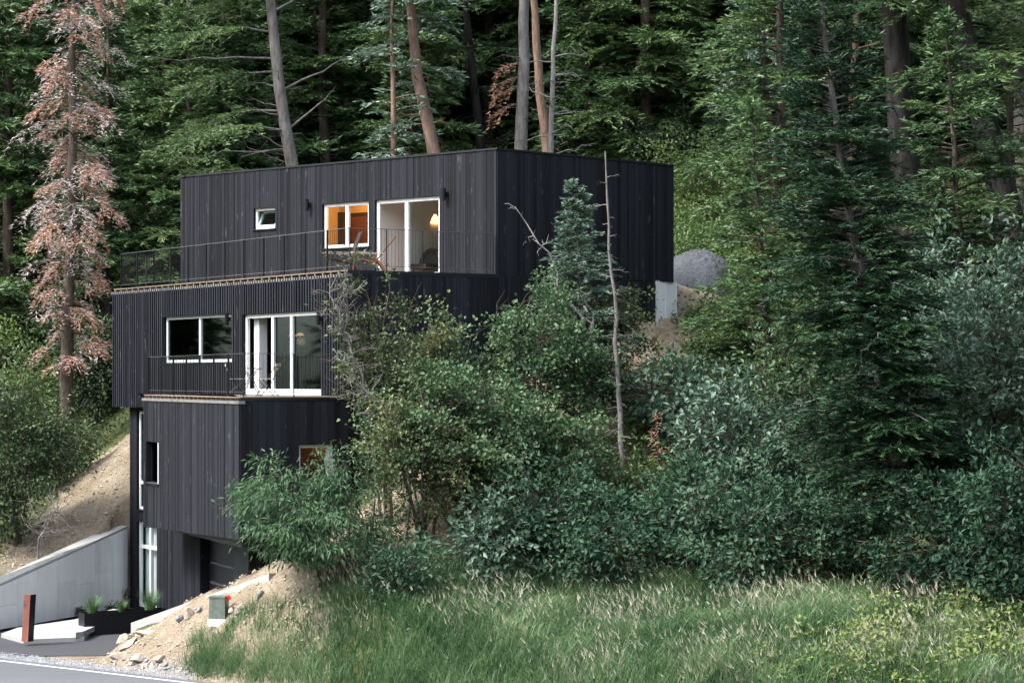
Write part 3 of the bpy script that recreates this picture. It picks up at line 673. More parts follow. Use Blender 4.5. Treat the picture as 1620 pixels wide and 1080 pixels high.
# ------------------------------------------------------------------ things on the site
def hit(u, v, y0=36., y1=140.):
    """where the line of sight through a pixel meets the ground"""
    Y = np.arange(y0, y1, .12); x = (u-810)/F*Y; z = ZC-(v-HOR)/F*Y; h = height(x, Y); k = np.argmax(z <= h)
    if not (z <= h).any(): k = -1
    return np.array([x[k], Y[k], h[k]])
def G(u, v, z=0.): Y = (ZC-z)*F/(v-HOR); return np.array([(u-810)/F*Y, Y, z])
ZERO = {'_org': (0, 0, 0)}
def solid(name, poly, z0, z1, m, label=None, cat=None, kind=None):
    """a plan polygon raised from z0 to z1 as its own object; z1 may be one height per corner"""
    c = np.mean([q[:2] for q in poly], 0); org = np.array([c[0], c[1], z0]); n = len(poly); zz = z1 if hasattr(z1, '__len__') else [z1]*n
    a = sum(poly[i][0]*poly[(i+1) % n][1]-poly[(i+1) % n][0]*poly[i][1] for i in range(n))
    idx = list(range(n)) if a > 0 else list(range(n))[::-1]; poly = [poly[i] for i in idx]; zz = [zz[i] for i in idx]
    V = [tuple(np.array([*p[:2], z0])-org) for p in poly]+[tuple(np.array([*p[:2], z])-org) for p, z in zip(poly, zz)]
    me = bpy.data.meshes.new(name); me.from_pydata(V, [], [tuple(range(n))[::-1], tuple(range(n, 2*n))]+[(i, (i+1) % n, (i+1) % n+n, i+n) for i in range(n)]); me.materials.append(m); me.update()
    o = bpy.data.objects.new(name, me); COL.objects.link(o); o.location = org
    if label: tag(o, label, cat)
    return o
# board-marked concrete retaining wall, one panel after another along a sloping top
rw = thing('retaining_wall', 'grey board-formed concrete retaining wall with a sloping top running up to the house entrance', 'wall', (*WALL0, -.1))
wl = np.linalg.norm(WALL1-WALL0); wd = (WALL1-WALL0)/wl; wn = np.array([wd[1], -wd[0]]); q = MB(); cp = MB(); r = random.Random(3)
ztop = lambda t: .12+2.34*t/wl
WF = Face(WALL0-wd*6, WALL1); WF.n = wn
def wt(t): return ztop(t-6)
t = 0.
while t < WF.L-.2:
    e = min(WF.L-.12, t+.96); a = r.random()
    cut = [.0] if r.random() < .4 else [0., .45+.3*r.random()]
    hz = wt((t+e)/2)
    for k, c in enumerate(cut):
        z0 = -.3 if k == 0 else c*hz+.004; z1 = (wt(t)-.004, wt(e)-.004) if k == len(cut)-1 else cut[1]*hz-.004
        if (z1[0] if isinstance(z1, tuple) else z1) > z0+.05: WF.box(q, t+.012, e-.012, -.5, r.uniform(-.003, .003), z0, z1, r.random())
    t = e
WF.box(q, 0, WF.L-.1, -.48, -.03, -.3, (wt(0)-.02, wt(WF.L)-.02), .2)
WF.box(cp, 0, WF.L-.1, -.5, .004, (wt(0)+.0, wt(WF.L)+.0), (wt(0)+.05, wt(WF.L)+.05), .5)
q.build('wall_panels', M['conc'], rw); cp.build('wall_top', M['concrete_new'], rw)
solid('entry_slab', [G(2, 1001.5, .1), G(37, 1011, .1), G(133, 1007, .1), G(150, 992, .1), G(165, 972, .1), G(28, 992, .1)], -.1, .10, M['concrete_new'], 'low pale concrete slab at the foot of the retaining wall behind the rusty post', 'slab')
solid('entry_step', [G(85, 988, .24), G(120, 1000, .24), G(132, 998, .24), G(200, 968, .24), G(180, 962, .24)], .101, .24, M['concrete_new'], 'raised pale concrete step between the wall and the black planter', 'step')
# curb wall holding the mound
cl = np.linalg.norm(CURB1-CURB0); cd = (CURB1-CURB0)/cl
CW = Face(CURB0, CURB1); CW.n = np.array([-cd[1], cd[0]])*(-1 if (-cd[1]*-1+cd[0]*-1) < 0 else 1)
if CW.n@np.array([-1, -1]) < 0: CW.n = -CW.n
cw = thing('curb_wall', 'low pale concrete curb wall climbing to the right above the rocky soil', 'wall', (*CURB0, 0))
q = MB(); n = 5
for k in range(n):
    a, b = cl*.87*k/n, cl*.87*(k+1)/n; z = lambda t: .55+2.095*t/cl
    CW.box(q, a+(.004 if k else 0), b-.004, -.02, .20, -.2, (z(a), z(b)), r.random())
q.build('curb', M['concrete_new'], cw)
# planter
A_ = G(133.5, 1005); B_ = np.array([-9.6, 60.5, 0]); PF = Face(A_[:2], B_[:2]); PF.n = np.array([PF.t[1], -PF.t[0]])
pl = thing('planter', 'long low black steel planter box with three tufts of grass beside the entrance', 'planter', (*A_[:2], 0))
q = MB(); PF.box(q, 0, PF.L, -.02, 0, 0, .6); PF.box(q, 0, PF.L, -.48, -.46, 0, .6); PF.box(q, 0, .02, -.46, -.02, 0, .6); PF.box(q, PF.L-.02, PF.L, -.46, -.02, 0, .6); PF.box(q, .02, PF.L-.02, -.46, -.02, .46, .5)
q.build('trough', M['planter'], pl)
q = MB(); PF.box(q, .021, PF.L-.021, -.459, -.021, .501, .54); q.build('soil', M['bark_dark'], pl)
def tuft(p, h, rad, n, seed, straw=.12):
    rr = np.random.default_rng(seed); q = MB(); a = rr.uniform(0, 6.283, n); rr0 = rad*.35*np.sqrt(rr.random(n)); d = np.stack([np.cos(a), np.sin(a), 0*a], 1)
    c = d*rr0[:, None]; L = h*rr.uniform(.55, 1.1, n); sp = rad*rr.uniform(.2, 1.1, n); side = np.stack([-np.sin(a+.5), np.cos(a+.5), 0*a], 1)
    w = rr.uniform(.004, .009, n)[:, None]; V = []
    for k, s in enumerate((0, .4, .75, 1.)):
        m = c+d*(sp*s**2)[:, None]+np.array([0, 0, 1.])*(L*(s-.25*s**3))[:, None]
        V += [m-side*w*(1-s*.9), m+side*w*(1-s*.9)]
    V = np.stack(V, 1); i = np.arange(n)[:, None]*8
    Q = np.concatenate([i+np.array([[0, 1, 3, 2]]), i+np.array([[2, 3, 5, 4]]), i+np.array([[4, 5, 7, 6]])], 1).reshape(-1, 4)
    q.add(V.reshape(-1, 3), Q, var=np.repeat(rr.random(n), 8))
    return q
for k, (u, h, rad, lab) in enumerate(((147, .72, .34, 'dense green grass tuft at the left end of the black planter'), (192, .48, .22, 'smallest grey-green grass tuft in the middle of the black planter'), (238, .80, .42, 'widest arching grass tuft at the right of the black planter by the door'))):
    t, _ = PF.tz(u, 960, -.24); p = PF.p(t, -.24, .53); q = tuft(p, h, rad, 260, 40+k)
    o = q.build('ornamental_grass', M['grass']); o.location = p; tag(o, lab, 'grass', 'grass tufts in the planter')
# rusty marker post
pb = G(43.5, 1013.5, .10); mp = thing('marker_post', 'leaning rusty steel marker post with small black lettering beside the driveway', 'post', pb)
q = MB(); ax = nrm(np.array([.93, -.38])); q.box(pb, .20, .26, 1.24, ax=ax, mat=0); o = q.build('post_body', [M['rust'], M['planter']], mp)
for pg in o.data.polygons:
    if pg.normal.x > .5: pg.material_index = 1  # right side faces coloured near-black instead of rust
q = MB(); c = np.array(pb); ay = np.array([-ax[1], ax[0]])
def glyph(a, b, z0, z1):
    o_ = c[:2]-ay*.131; p0 = o_+ax*a; p1 = o_+ax*b; q.hexa([(*p0, z0), (*p1, z0), (*(p1+ay*.002), z0), (*(p0+ay*.002), z0), (*p0, z1), (*p1, z1), (*(p1+ay*.002), z1), (*(p0+ay*.002), z1)])
zt = pb[2]+1.24
for a, b in ((-.09, -.065), (-.058, -.04), (-.032, -.012)): glyph(a, b, zt-.20, zt-.185)
for a, b, z0, z1 in ((-.09, -.078, .315, .25), (-.07, -.04, .265, .25), (-.07, -.058, .315, .25), (-.07, -.04, .315, .30), (-.032, -.002, .29, .275), (-.012, -.002, .32, .26), (-.032, -.022, .32, .275)): glyph(a, b, zt-z0, zt-z1)
for a, b in ((-.09, -.06), (-.052, -.03), (-.022, -.004)): glyph(a, b, zt-.365, zt-.35)
glyph(-.0952, -.0925, zt-.37, zt-.18); q.build('lettering', M['lettering'], mp)
mp.rotation_euler = (0, R(3.2), 0)
# utility box with stake
ub = hit(346, 984); ut = thing('utility_box', 'weathered dark green utility pedestal half buried in the sandy mound', 'utility box', ub)
q = MB(); q.box(ub+[0, 0, -.1], .44, .40, .18, ax=(1, -.12)); q.build('base', M['conc'], ut)
q = MB(); q.box(ub+[0, 0, .085], .40, .36, .50, ax=(1, -.12), taper=.93); q.build('housing', M['utility'], ut)
q = MB(); q.box(ub+[0, 0, .586], .40, .36, .035, ax=(1, -.12)); q.build('lid', M['utility'], ut)
rp = hit(362, 972); rp[2] = Z(rp[0], rp[1]); st = thing('marker_stake', 'red diamond reflector on a thin stake behind the green utility box', 'marker', rp)
zt = ZC-(945-HOR)/F*rp[1]; q = MB(); q.tube([rp, [rp[0], rp[1], zt]], .008, 6); q.build('stake', M['black'], st)
q = MB(); c = np.array([rp[0], rp[1]-.012, zt]); q.hexa([c+[0, 0, -.075], c+[.072, 0, 0], c+[.072, .004, 0], c+[0, .004, -.075], c+[-.072, 0, 0], c+[0, 0, .075], c+[0, .004, .075], c+[-.072, .004, 0]]); q.build('reflector', M['red'], st)
fp = hit(568, 905); fl = thing('marking_flag', 'small blue marking flag on a wire in the grass below the elder bush', 'flag', fp)
zt = ZC-(893-HOR)/F*fp[1]; q = MB(); q.tube([fp, [fp[0], fp[1], zt+.08]], .005, 5); q.build('wire', M['rail'], fl); q = MB(); q.bar([fp[0], fp[1], zt], [fp[0]+.11, fp[1]+.02, zt], .004, .16, up=(0, 0, 1)); q.build('flag', M['blue'], fl)
# rocks
def rock_mesh(seed, m, flat=.6):
    import bmesh
    bm = bmesh.new(); bmesh.ops.create_icosphere(bm, subdivisions=3, radius=.5); rr = random.Random(seed)
    pl_ = [(Vector((rr.gauss(0, 1), rr.gauss(0, 1), rr.gauss(0, .7))).normalized(), rr.uniform(.26, .42)) for _ in range(11)]
    for v in bm.verts:
        for n_, d in pl_:
            k = v.co.dot(n_)-d
            if k > 0: v.co -= n_*k
        v.co *= 1+.03*math.sin(v.co.x*23+seed)*math.cos(v.co.y*19)
        v.co.z *= flat
    me = bpy.data.meshes.new('rock'); bm.to_mesh(me); bm.free(); me.materials.append(m); return me
RM = [rock_mesh(k, M['rock'] if k < 4 else M['rock_grey'], (.6, .75, .45, .6, .6, .5, .7)[k]) for k in range(7)]
def rock(u, v, wpx, hpx, k, label=None, rz=0, ry=0, group='stones scattered on the sandy mound', name='rock'):
    p = hit(u, v); s = F/p[1]; o = bpy.data.objects.new(name, RM[k]); COL.objects.link(o)
    o.location = p+np.array([0, 0, hpx/s*.15]); o.scale = (wpx/s, wpx/s*.8, hpx/s/(.55)); o.rotation_euler = (0, ry, rz)
    tag(o, label or 'small grey or tan stone among others on the sandy mound by the road', 'rock', group); return o
rock(232, 1003, 44, 12, 2, 'long flat slab of tan stone below the end of the curb wall', .1)
rock(196, 1013, 34, 15, 0, 'upright angular tan rock left of the flat stone slab', .4, -.4)
rock(204, 1022, 42, 14, 2, 'tilted pale slab leaning below the angular tan rock', .2, -.6)
rock(300, 975, 26, 24, 0, 'tall pinkish rock leaning on the mound under the curb wall', .8, -.6)
rock(285, 984, 22, 16, 4, 'squat pale rock left of the leaning pinkish rock', .3)
rock(315, 968, 14, 12, 4, 'small grey rock between the pinkish rock and the utility box', 1.)
rock(385, 964, 30, 12, 0, 'flat tan boulder just right of the utility box', .2)
rock(378, 973, 20, 12, 4, 'pale grey stone in front of the flat tan boulder', .7)
rock(366, 970, 14, 12, 0, 'round tan stone touching the utility box', 1.4)
rock(411, 945, 16, 18, 4, 'white-faced broken rock highest on the mound', .5, .5)
rock(190, 1041, 34, 14, 3, 'left beige boulder of the low row edging the driveway', .1)
rock(222, 1043, 38, 14, 0, 'middle beige boulder of the low row edging the driveway', .6)
rock(254, 1048, 30, 13, 3, 'right beige boulder of the low row edging the driveway', 1.2)
rr = random.Random(11)
for k in range(46):
    u = rr.uniform(178, 300); v = 1046+(u-178)*.12+rr.uniform(-5, 7); rock(u, v, rr.uniform(6, 17), rr.uniform(4, 9), rr.choice([4, 5, 6, 5, 0]), 'small grey roadside stone in the strip along the foot of the mound', rr.uniform(0, 3), rr.uniform(-.3, .3), 'grey stones along the road edge')
for k in range(40):
    u = rr.uniform(200, 520); v = 1025-(u-200)*.30+rr.uniform(-18, 40); rock(u, v, rr.uniform(4, 11), rr.uniform(3, 7), rr.choice([0, 1, 3, 4]), None, rr.uniform(0, 3), rr.uniform(-.3, .3))
for k in range(30):
    u = rr.uniform(5, 200); v = 912-(u)*.55+rr.uniform(-60, 0); rock(u, v, rr.uniform(4, 12), rr.uniform(3, 7), rr.choice([0, 1, 3, 4]), 'small tan stone on the sandy bank above the retaining wall', rr.uniform(0, 3), 0, 'stones on the sandy bank')
# gravel strip (uncountable small stones) at the road edge
q = MB(); nr = np.random.default_rng(2); N = 5200
t = nr.uniform(-6, 4.6, N); o_ = nr.uniform(.32, 1.25, N)*np.clip(.6+.5*nr.random(N), 0, 1); xy = ROAD_A+ROAD_D*(t[:, None]+1.6)+ROAD_N*o_[:, None]
ss = nr.uniform(.015, .05, N); b = np.stack([xy[:, 0], xy[:, 1], height(xy[:, 0], xy[:, 1])], 1)
oc = np.array([[1, 0, 0], [0, 1, 0], [-1, 0, 0], [0, -1, 0], [0, 0, .8], [0, 0, -.6]])
V = b[:, None]+oc[None]*nr.uniform(.6, 1.3, (N, 6, 1))*ss[:, None, None]; i = np.arange(N)[:, None]*6
T = np.concatenate([i+np.array([[a, (a+1) % 4, 4]]) for a in range(4)]+[i+np.array([[(a+1) % 4, a, 5]]) for a in range(4)], 1).reshape(-1, 3)
q.add(V.reshape(-1, 3), T=T); stuff(q.build('gravel', M['rock_grey']), 'loose grey gravel between the driveway and the white road line', 'gravel')
# clods and crumbs of the cut earth
def crumbs(n, seed, box, lo, hi, m, label, keep):
    rg = np.random.default_rng(seed); x = rg.uniform(box[0], box[1], n); y = rg.uniform(box[2], box[3], n); k_ = keep(x, y); x, y = x[k_], y[k_]; n = len(x)
    b = np.stack([x, y, height(x, y)], 1); s_ = lo+(hi-lo)*rg.random(n)**4
    V = b[:, None]+oc[None]*rg.uniform(.5, 1.4, (n, 6, 1))*s_[:, None, None]; i = np.arange(n)[:, None]*6
    T = np.concatenate([i+np.array([[a, (a+1) % 4, 4]]) for a in range(4)]+[i+np.array([[(a+1) % 4, a, 5]]) for a in range(4)], 1).reshape(-1, 3)
    q = MB(); q.add(V.reshape(-1, 3), T=T); return stuff(q.build('soil_clods', m), label, 'soil')
crumbs(13000, 31, (-13, 3, 48.5, 62), .01, .07, M['clod'], 'crumbling clods of sandy soil on the mound and cut slope right of the driveway', lambda x, y: (sandw(x, y) > .15) & ((x-ROAD_A[0])*ROAD_N[0]+(y-ROAD_A[1])*ROAD_N[1] > .6) & ~inpoly(x, y, np.array(FLAT)))
crumbs(9000, 32, (-18, -9, 56, 73), .012, .08, M['clod'], 'crumbling clods of sandy soil on the bank above the retaining wall', lambda x, y: (sandw(x, y) > .15) & ~inpoly(x, y, np.array(FLAT)) & ~inpoly(x, y, np.array([M_FL, M_FR, M_K, M_R, M_B])))
# heap of crushed stone behind the house
gp = onray(1095, 66.2); q = MB(); n, m_ = 56, 26; V = []
Hh = 10.95-gp[2]
for j in range(m_):
    r_ = 1-j/(m_-1)
    for k in range(n):
        a = k/n*2*math.pi; w_ = 1+.08*math.sin(3*a+1)+.03*math.sin(5*a)
        z = Hh*(1-r_**1.75)*(1+.015*math.sin(9*a+j*.7))+.05*math.sin(a*13+j*2.1)*r_
        V.append(gp+np.array([math.cos(a)*r_*1.5*w_+.25*(1-r_), math.sin(a)*r_*1.15*w_, z-1.3*r_**6]))
Q = [(j*n+k, j*n+(k+1) % n, (j+1)*n+(k+1) % n, (j+1)*n+k) for j in range(m_-1) for k in range(n)]
V = np.array(V); nr_ = np.random.default_rng(8); V += nr_.normal(0, .012, V.shape); q.add(V, Q); tag(q.build('gravel_heap', M['gravelpile'], smooth=True, loc=tuple(gp)), 'blue-grey heap of crushed stone behind the right end of the house', 'gravel heap')

# deck furniture
def lounge(p, ang, recl, label, m):
    """wooden folding deck chair, facing along ang"""
    o = thing('deck_chair', label, 'chair', p, 'reclining deck chairs on the upper deck'); fx_ = np.array([math.cos(ang), math.sin(ang)]); sy = np.array([-fx_[1], fx_[0]])
    W = lambda a, b, z: np.array([p[0]+fx_[0]*a+sy[0]*b, p[1]+fx_[1]*a+sy[1]*b, p[2]+z])
    b0 = (-.18, .30); L = .86; tp = (b0[0]-L*math.sin(recl), b0[1]+L*math.cos(recl))
    q = MB()
    for s in (-.26, .26): q.bar(W(b0[0], s, b0[1]), W(tp[0], s, tp[1]), .045, .03)
    for k in range(5): y = -.19+k*.095; q.bar(W(b0[0]-.02, y, b0[1]+.02), W(tp[0], y, tp[1]), .07, .015)
    q.build('backrest', m, o)
    q = MB()
    for k in range(7): a = -.16+k*.095; q.bar(W(a, -.27, .32+.02*k), W(a, .27, .32+.02*k), .075, .02)
    for s in (-.27, .27): q.bar(W(-.2, s, .29), W(.46, s, .43), .03, .05)
    q.build('seat', m, o)
    for s in (-.30, .30):
        q = MB(); q.bar(W(.5, s, .56), W(-.42, s, .52), .07, .02); q.build('armrest', M['palewood'], o)
        for (a0, a1, z1) in ((.42, .36, .55), (-.52, -.12, .5)): q = MB(); q.bar(W(a0, s, 0), W(a1, s, z1), .03, .05); q.build('leg', m, o)
lounge(np.array([-.0782*57.4, 57.4, ZU+.002]), math.pi+.25, .36, 'left reclining wooden deck chair below the orange window, back upright', M['darkwood'])
lounge(np.array([-.0664*57.5, 57.5, ZU+.002]), math.pi+.1, .68, 'right wooden deck chair leaning far back in front of the sliding door', M['redwood'])
ZD2 = ZL1+.052
tb = np.array([-.1206*55.9, 55.9, ZD2]); bt = thing('bistro_table', 'small black folding bistro table on the lower deck by the sliding door', 'table', tb)
q = MB(); q.tube([tb+[0, 0, .70], tb+[0, 0, .72]], .30, 20); q.tube([tb+[0, 0, .72], tb+[0, 0, .70]], .30, 20); q.build('tabletop', M['black'], bt)
for s in (-.2, .2):
    for k in (-1, 1): q = MB(); q.tube([tb+[k*.24, s, 0], tb+[k*.05, s, .4], tb+[-k*.2, s, .70]], .011, 6); q.build('leg', M['black'], bt)
def fold_chair(p, ang, label):
    o = thing('folding_chair', label, 'chair', p, 'folding bistro chairs on the lower deck'); fx_ = np.array([math.cos(ang), math.sin(ang)]); sy = np.array([-fx_[1], fx_[0]])
    W = lambda a, b, z: np.array([p[0]+fx_[0]*a+sy[0]*b, p[1]+fx_[1]*a+sy[1]*b, p[2]+z])
    for s in (-.19, .19):
        q = MB(); q.tube([W(.24, s, 0), W(-.02, s, .30), W(-.30, s, .82)], .010, 6); q.build('frame', M['black'], o)
        q = MB(); q.tube([W(-.26, s*.9, 0), W(.20, s*.9, .44)], .010, 6); q.build('leg', M['black'], o)
    q = MB()
    for k in range(5): q.bar(W(-.14+k*.085, -.19, .445), W(-.14+k*.085, .19, .445), .065, .016)
    q.build('seat', M['palewood'], o)
    q = MB()
    for z in (.70, .80): q.bar(W(-.24-(z-.7)*.55, -.2, z), W(-.24-(z-.7)*.55, .2, z), .016, .075)
    q.build('backrest', M['palewood'], o)
fold_chair(np.array([-.1130*55.4, 55.4, ZD2]), math.pi-.25, 'folding bistro chair right of the small table in front of the glass door')
fold_chair(np.array([-.1270*57.0, 57.0, ZD2]), .2, 'folding bistro chair left of the small table against the ribbed wall')

# ------------------------------------------------------------------ vegetation generators
def limb(q, p0, d, L, rise, droop, r0, rng, n=5, seg=6, var=.5, jit=.05):
    """a curved branch; returns its points"""
    s = np.linspace(0, 1, seg)[:, None]; d = np.array([d[0], d[1], 0.]); d /= np.linalg.norm(d)
    pts = p0+d*L*s*(1-.08*s)+np.array([0, 0, 1.])*L*(rise*s-droop*s**2)+np.concatenate([np.zeros((1, 3)), rng.normal(size=(seg-1, 3))*jit*L*.5*s[1:]])
    if q is not None: q.tube(pts, r0*(1-.88*s[:, 0]), n, var)
    return pts
def along(pts, s):
    """positions and directions at fractions s of a polyline"""
    m = len(pts)-1; f = np.clip(s*m, 0, m-1e-6); i = f.astype(int); t = (f-i)[:, None]
    return pts[i]*(1-t)+pts[i+1]*t, nrm(pts[i+1]-pts[i])
def spray(q, pts, L, rng, step, tlen, nl, nw, dens, droop=.12, start=.15, mat=0, tone=None, flat=.35, tip=.35):
    """fans of needle-bearing twigs on both sides of a branch"""
    n = max(3, int(L*(1-start)/step)); s = start+(1-start)*(np.arange(n)+rng.random(n))/n
    c, d = along(pts, s); c = np.repeat(c, 2, 0); d = np.repeat(d, 2, 0); s2 = np.repeat(s, 2)
    sg = np.tile([1., -1.], n)[:, None]; up = np.array([0, 0, 1.]); side = nrm(np.cross(d, up))*sg
    a = rng.uniform(.55, 1.15, (2*n, 1)); td = nrm(d*np.cos(a)+side*np.sin(a)+up*rng.normal(0, .16, (2*n, 1)))
    tl = tlen*L*(tip+(1-tip)*np.sin(np.pi*np.clip(s2*.9+.08, 0, 1)))*rng.uniform(.6, 1.2, 2*n)+nl
    k = np.maximum(2, (tl*dens).astype(int)); idx = np.repeat(np.arange(2*n), k); f = (rng.random(len(idx)))
    pos = c[idx]+td[idx]*(tl[idx]*f)[:, None]-up*(droop*tl[idx]*f**2)[:, None]
    lat = nrm(np.cross(td[idx], up))*rng.choice([-1, 1], len(idx))[:, None]
    nd_ = nrm(td[idx]+lat*rng.uniform(.2, 1.1, (len(idx), 1))+up*rng.normal(-.05, flat, (len(idx), 1)))
    tone = rng.random() if tone is None else tone
    var = np.clip(tone*.5+.5*f*.6+rng.random(len(idx))*.3, 0, 1)
    q.needles(pos, nd_, nl*rng.uniform(.7, 1.3, len(idx)), nw*rng.uniform(.7, 1.3, len(idx)), var, rng, mat)
def conifer_mesh(seed, H, Rc, h0, n_br, leaf, dens=15, trunk_r=None, top=True, prof=.8, rise=.12, droop=.22, step=.2, path=None, side=None, dead=0, hmax=1.0, taper=.93, tlen=.36, matidx=0, base_up=0):
    rng = np.random.default_rng(seed); tr = MB(); cr = MB(); tr_r = trunk_r or H*.013
    if path is None:
        z = np.linspace(0, H, 9); path = np.stack([np.cumsum(rng.normal(0, .04, 9)), np.cumsum(rng.normal(0, .04, 9)), z], 1); path[0, :2] = 0
    path = np.asarray(path, float); zz = path[:, 2]
    rad = tr_r*(1-taper*(zz-zz[0])/(H-zz[0]))
    pp = np.vstack([path[:1]-[0, 0, .6], path]); rr_ = np.concatenate([[rad[0]*1.25], rad]); tr.tube(pp, rr_, 10, .5)
    at_ = lambda h: np.array([np.interp(h, zz, path[:, 0]), np.interp(h, zz, path[:, 1]), h])
    for b in range(n_br):
        f = (b+rng.random())/n_br; h = h0+(H*hmax-h0)*f; g = (h-h0)/(H-h0)
        L = Rc*((1-g)**prof*.95+.05)*rng.uniform(.55, 1.2)*(1 if g > .12 else .75+2*g)
        a = rng.uniform(0, 6.283) if side is None else rng.uniform(*side)
        d = (math.cos(a), math.sin(a)); r0 = max(.012, min(.32*tr_r, .014*L+.008))
        pts = limb(tr, at_(h), d, L, rise+.25*g+rng.normal(0, .06)+base_up, droop*(1.1-g), r0, rng, 4)
        spray(cr, pts, L, rng, step, tlen, leaf[0], leaf[1], dens, mat=matidx)
    for b in range(dead):
        h = rng.uniform(.06, 1)*max(h0, .35*H); a = rng.uniform(0, 6.283); L = Rc*rng.uniform(.2, .75); limb(tr, at_(h), (math.cos(a), math.sin(a)), L, rng.uniform(-.2, .3), rng.uniform(-.1, .3), .012+.01*L, rng, 4, var=1.)
    if top:
        pts = np.stack([at_(H*.93), at_(H)]); spray(cr, pts, H*.07, rng, .1, .5, leaf[0], leaf[1], dens*1.5)
    return tr, cr
def make_tree(name, label, cat, loc, tr, cr, mt, mc, group=None, crown='crown'):
    o = thing(name, label, cat, (0, 0, 0), group)
    a = tr.build('trunk', mt, o, smooth=True); CH[o.name] = [a]
    if cr is not None and cr.n: CH[o.name].append(cr.build(crown, mc, o))
    o.location = [float(q) for q in loc]; return o

# ------------------------------------------------------------------ prototypes of the forest conifers
used = set()
PR = {}
def proto(key, **k):
    mt, mc = k.pop('mt'), k.pop('mc'); tr, cr = conifer_mesh(**k)
    PR[key] = (tr.mesh('trunk', M[mt], True), cr.mesh('crown', M[mc]))
proto('a', seed=1, H=24, Rc=3.7, h0=1.4, n_br=210, leaf=(.27, .085), dens=24, step=.17, dead=14, mt='bark_brown', mc='fir_dark')
proto('b', seed=2, H=21, Rc=3.1, h0=1.2, n_br=200, leaf=(.25, .08), dens=24, step=.17, dead=10, mt='bark_brown', mc='fir_green', droop=.3)
proto('c', seed=3, H=27, Rc=3.8, h0=6., n_br=150, leaf=(.27, .085), dens=24, step=.17, dead=46, mt='bark_grey', mc='fir_dark')
proto('d', seed=4, H=16, Rc=2.6, h0=.6, n_br=190, leaf=(.2, .07), dens=26, step=.15, mt='bark_brown', mc='fir_green', rise=.2)
proto('e', seed=5, H=19, Rc=3.0, h0=2.2, n_br=190, leaf=(.24, .08), dens=22, step=.17, dead=16, mt='bark_red', mc='fir_blue', droop=.3)
proto('f', seed=6, H=23, Rc=4.2, h0=3.0, n_br=170, leaf=(.28, .085), dens=22, step=.17, dead=18, mt='bark_brown', mc='fir_green', droop=.35, prof=.6)
def forest(key, u, Y, sc, rz, label, group=None, sink=.3):
    x = (u-810)/F*Y; r = thing('conifer', label, 'conifer tree', (x, Y, Z(x, Y)-sink), group)
    for n_, me in zip(('trunk', 'crown'), PR[key]):
        o = bpy.data.objects.new(n_, me); COL.objects.link(o); o.parent = r
    r.rotation_euler = (0, 0, rz); r.scale = (sc, sc, sc); return r
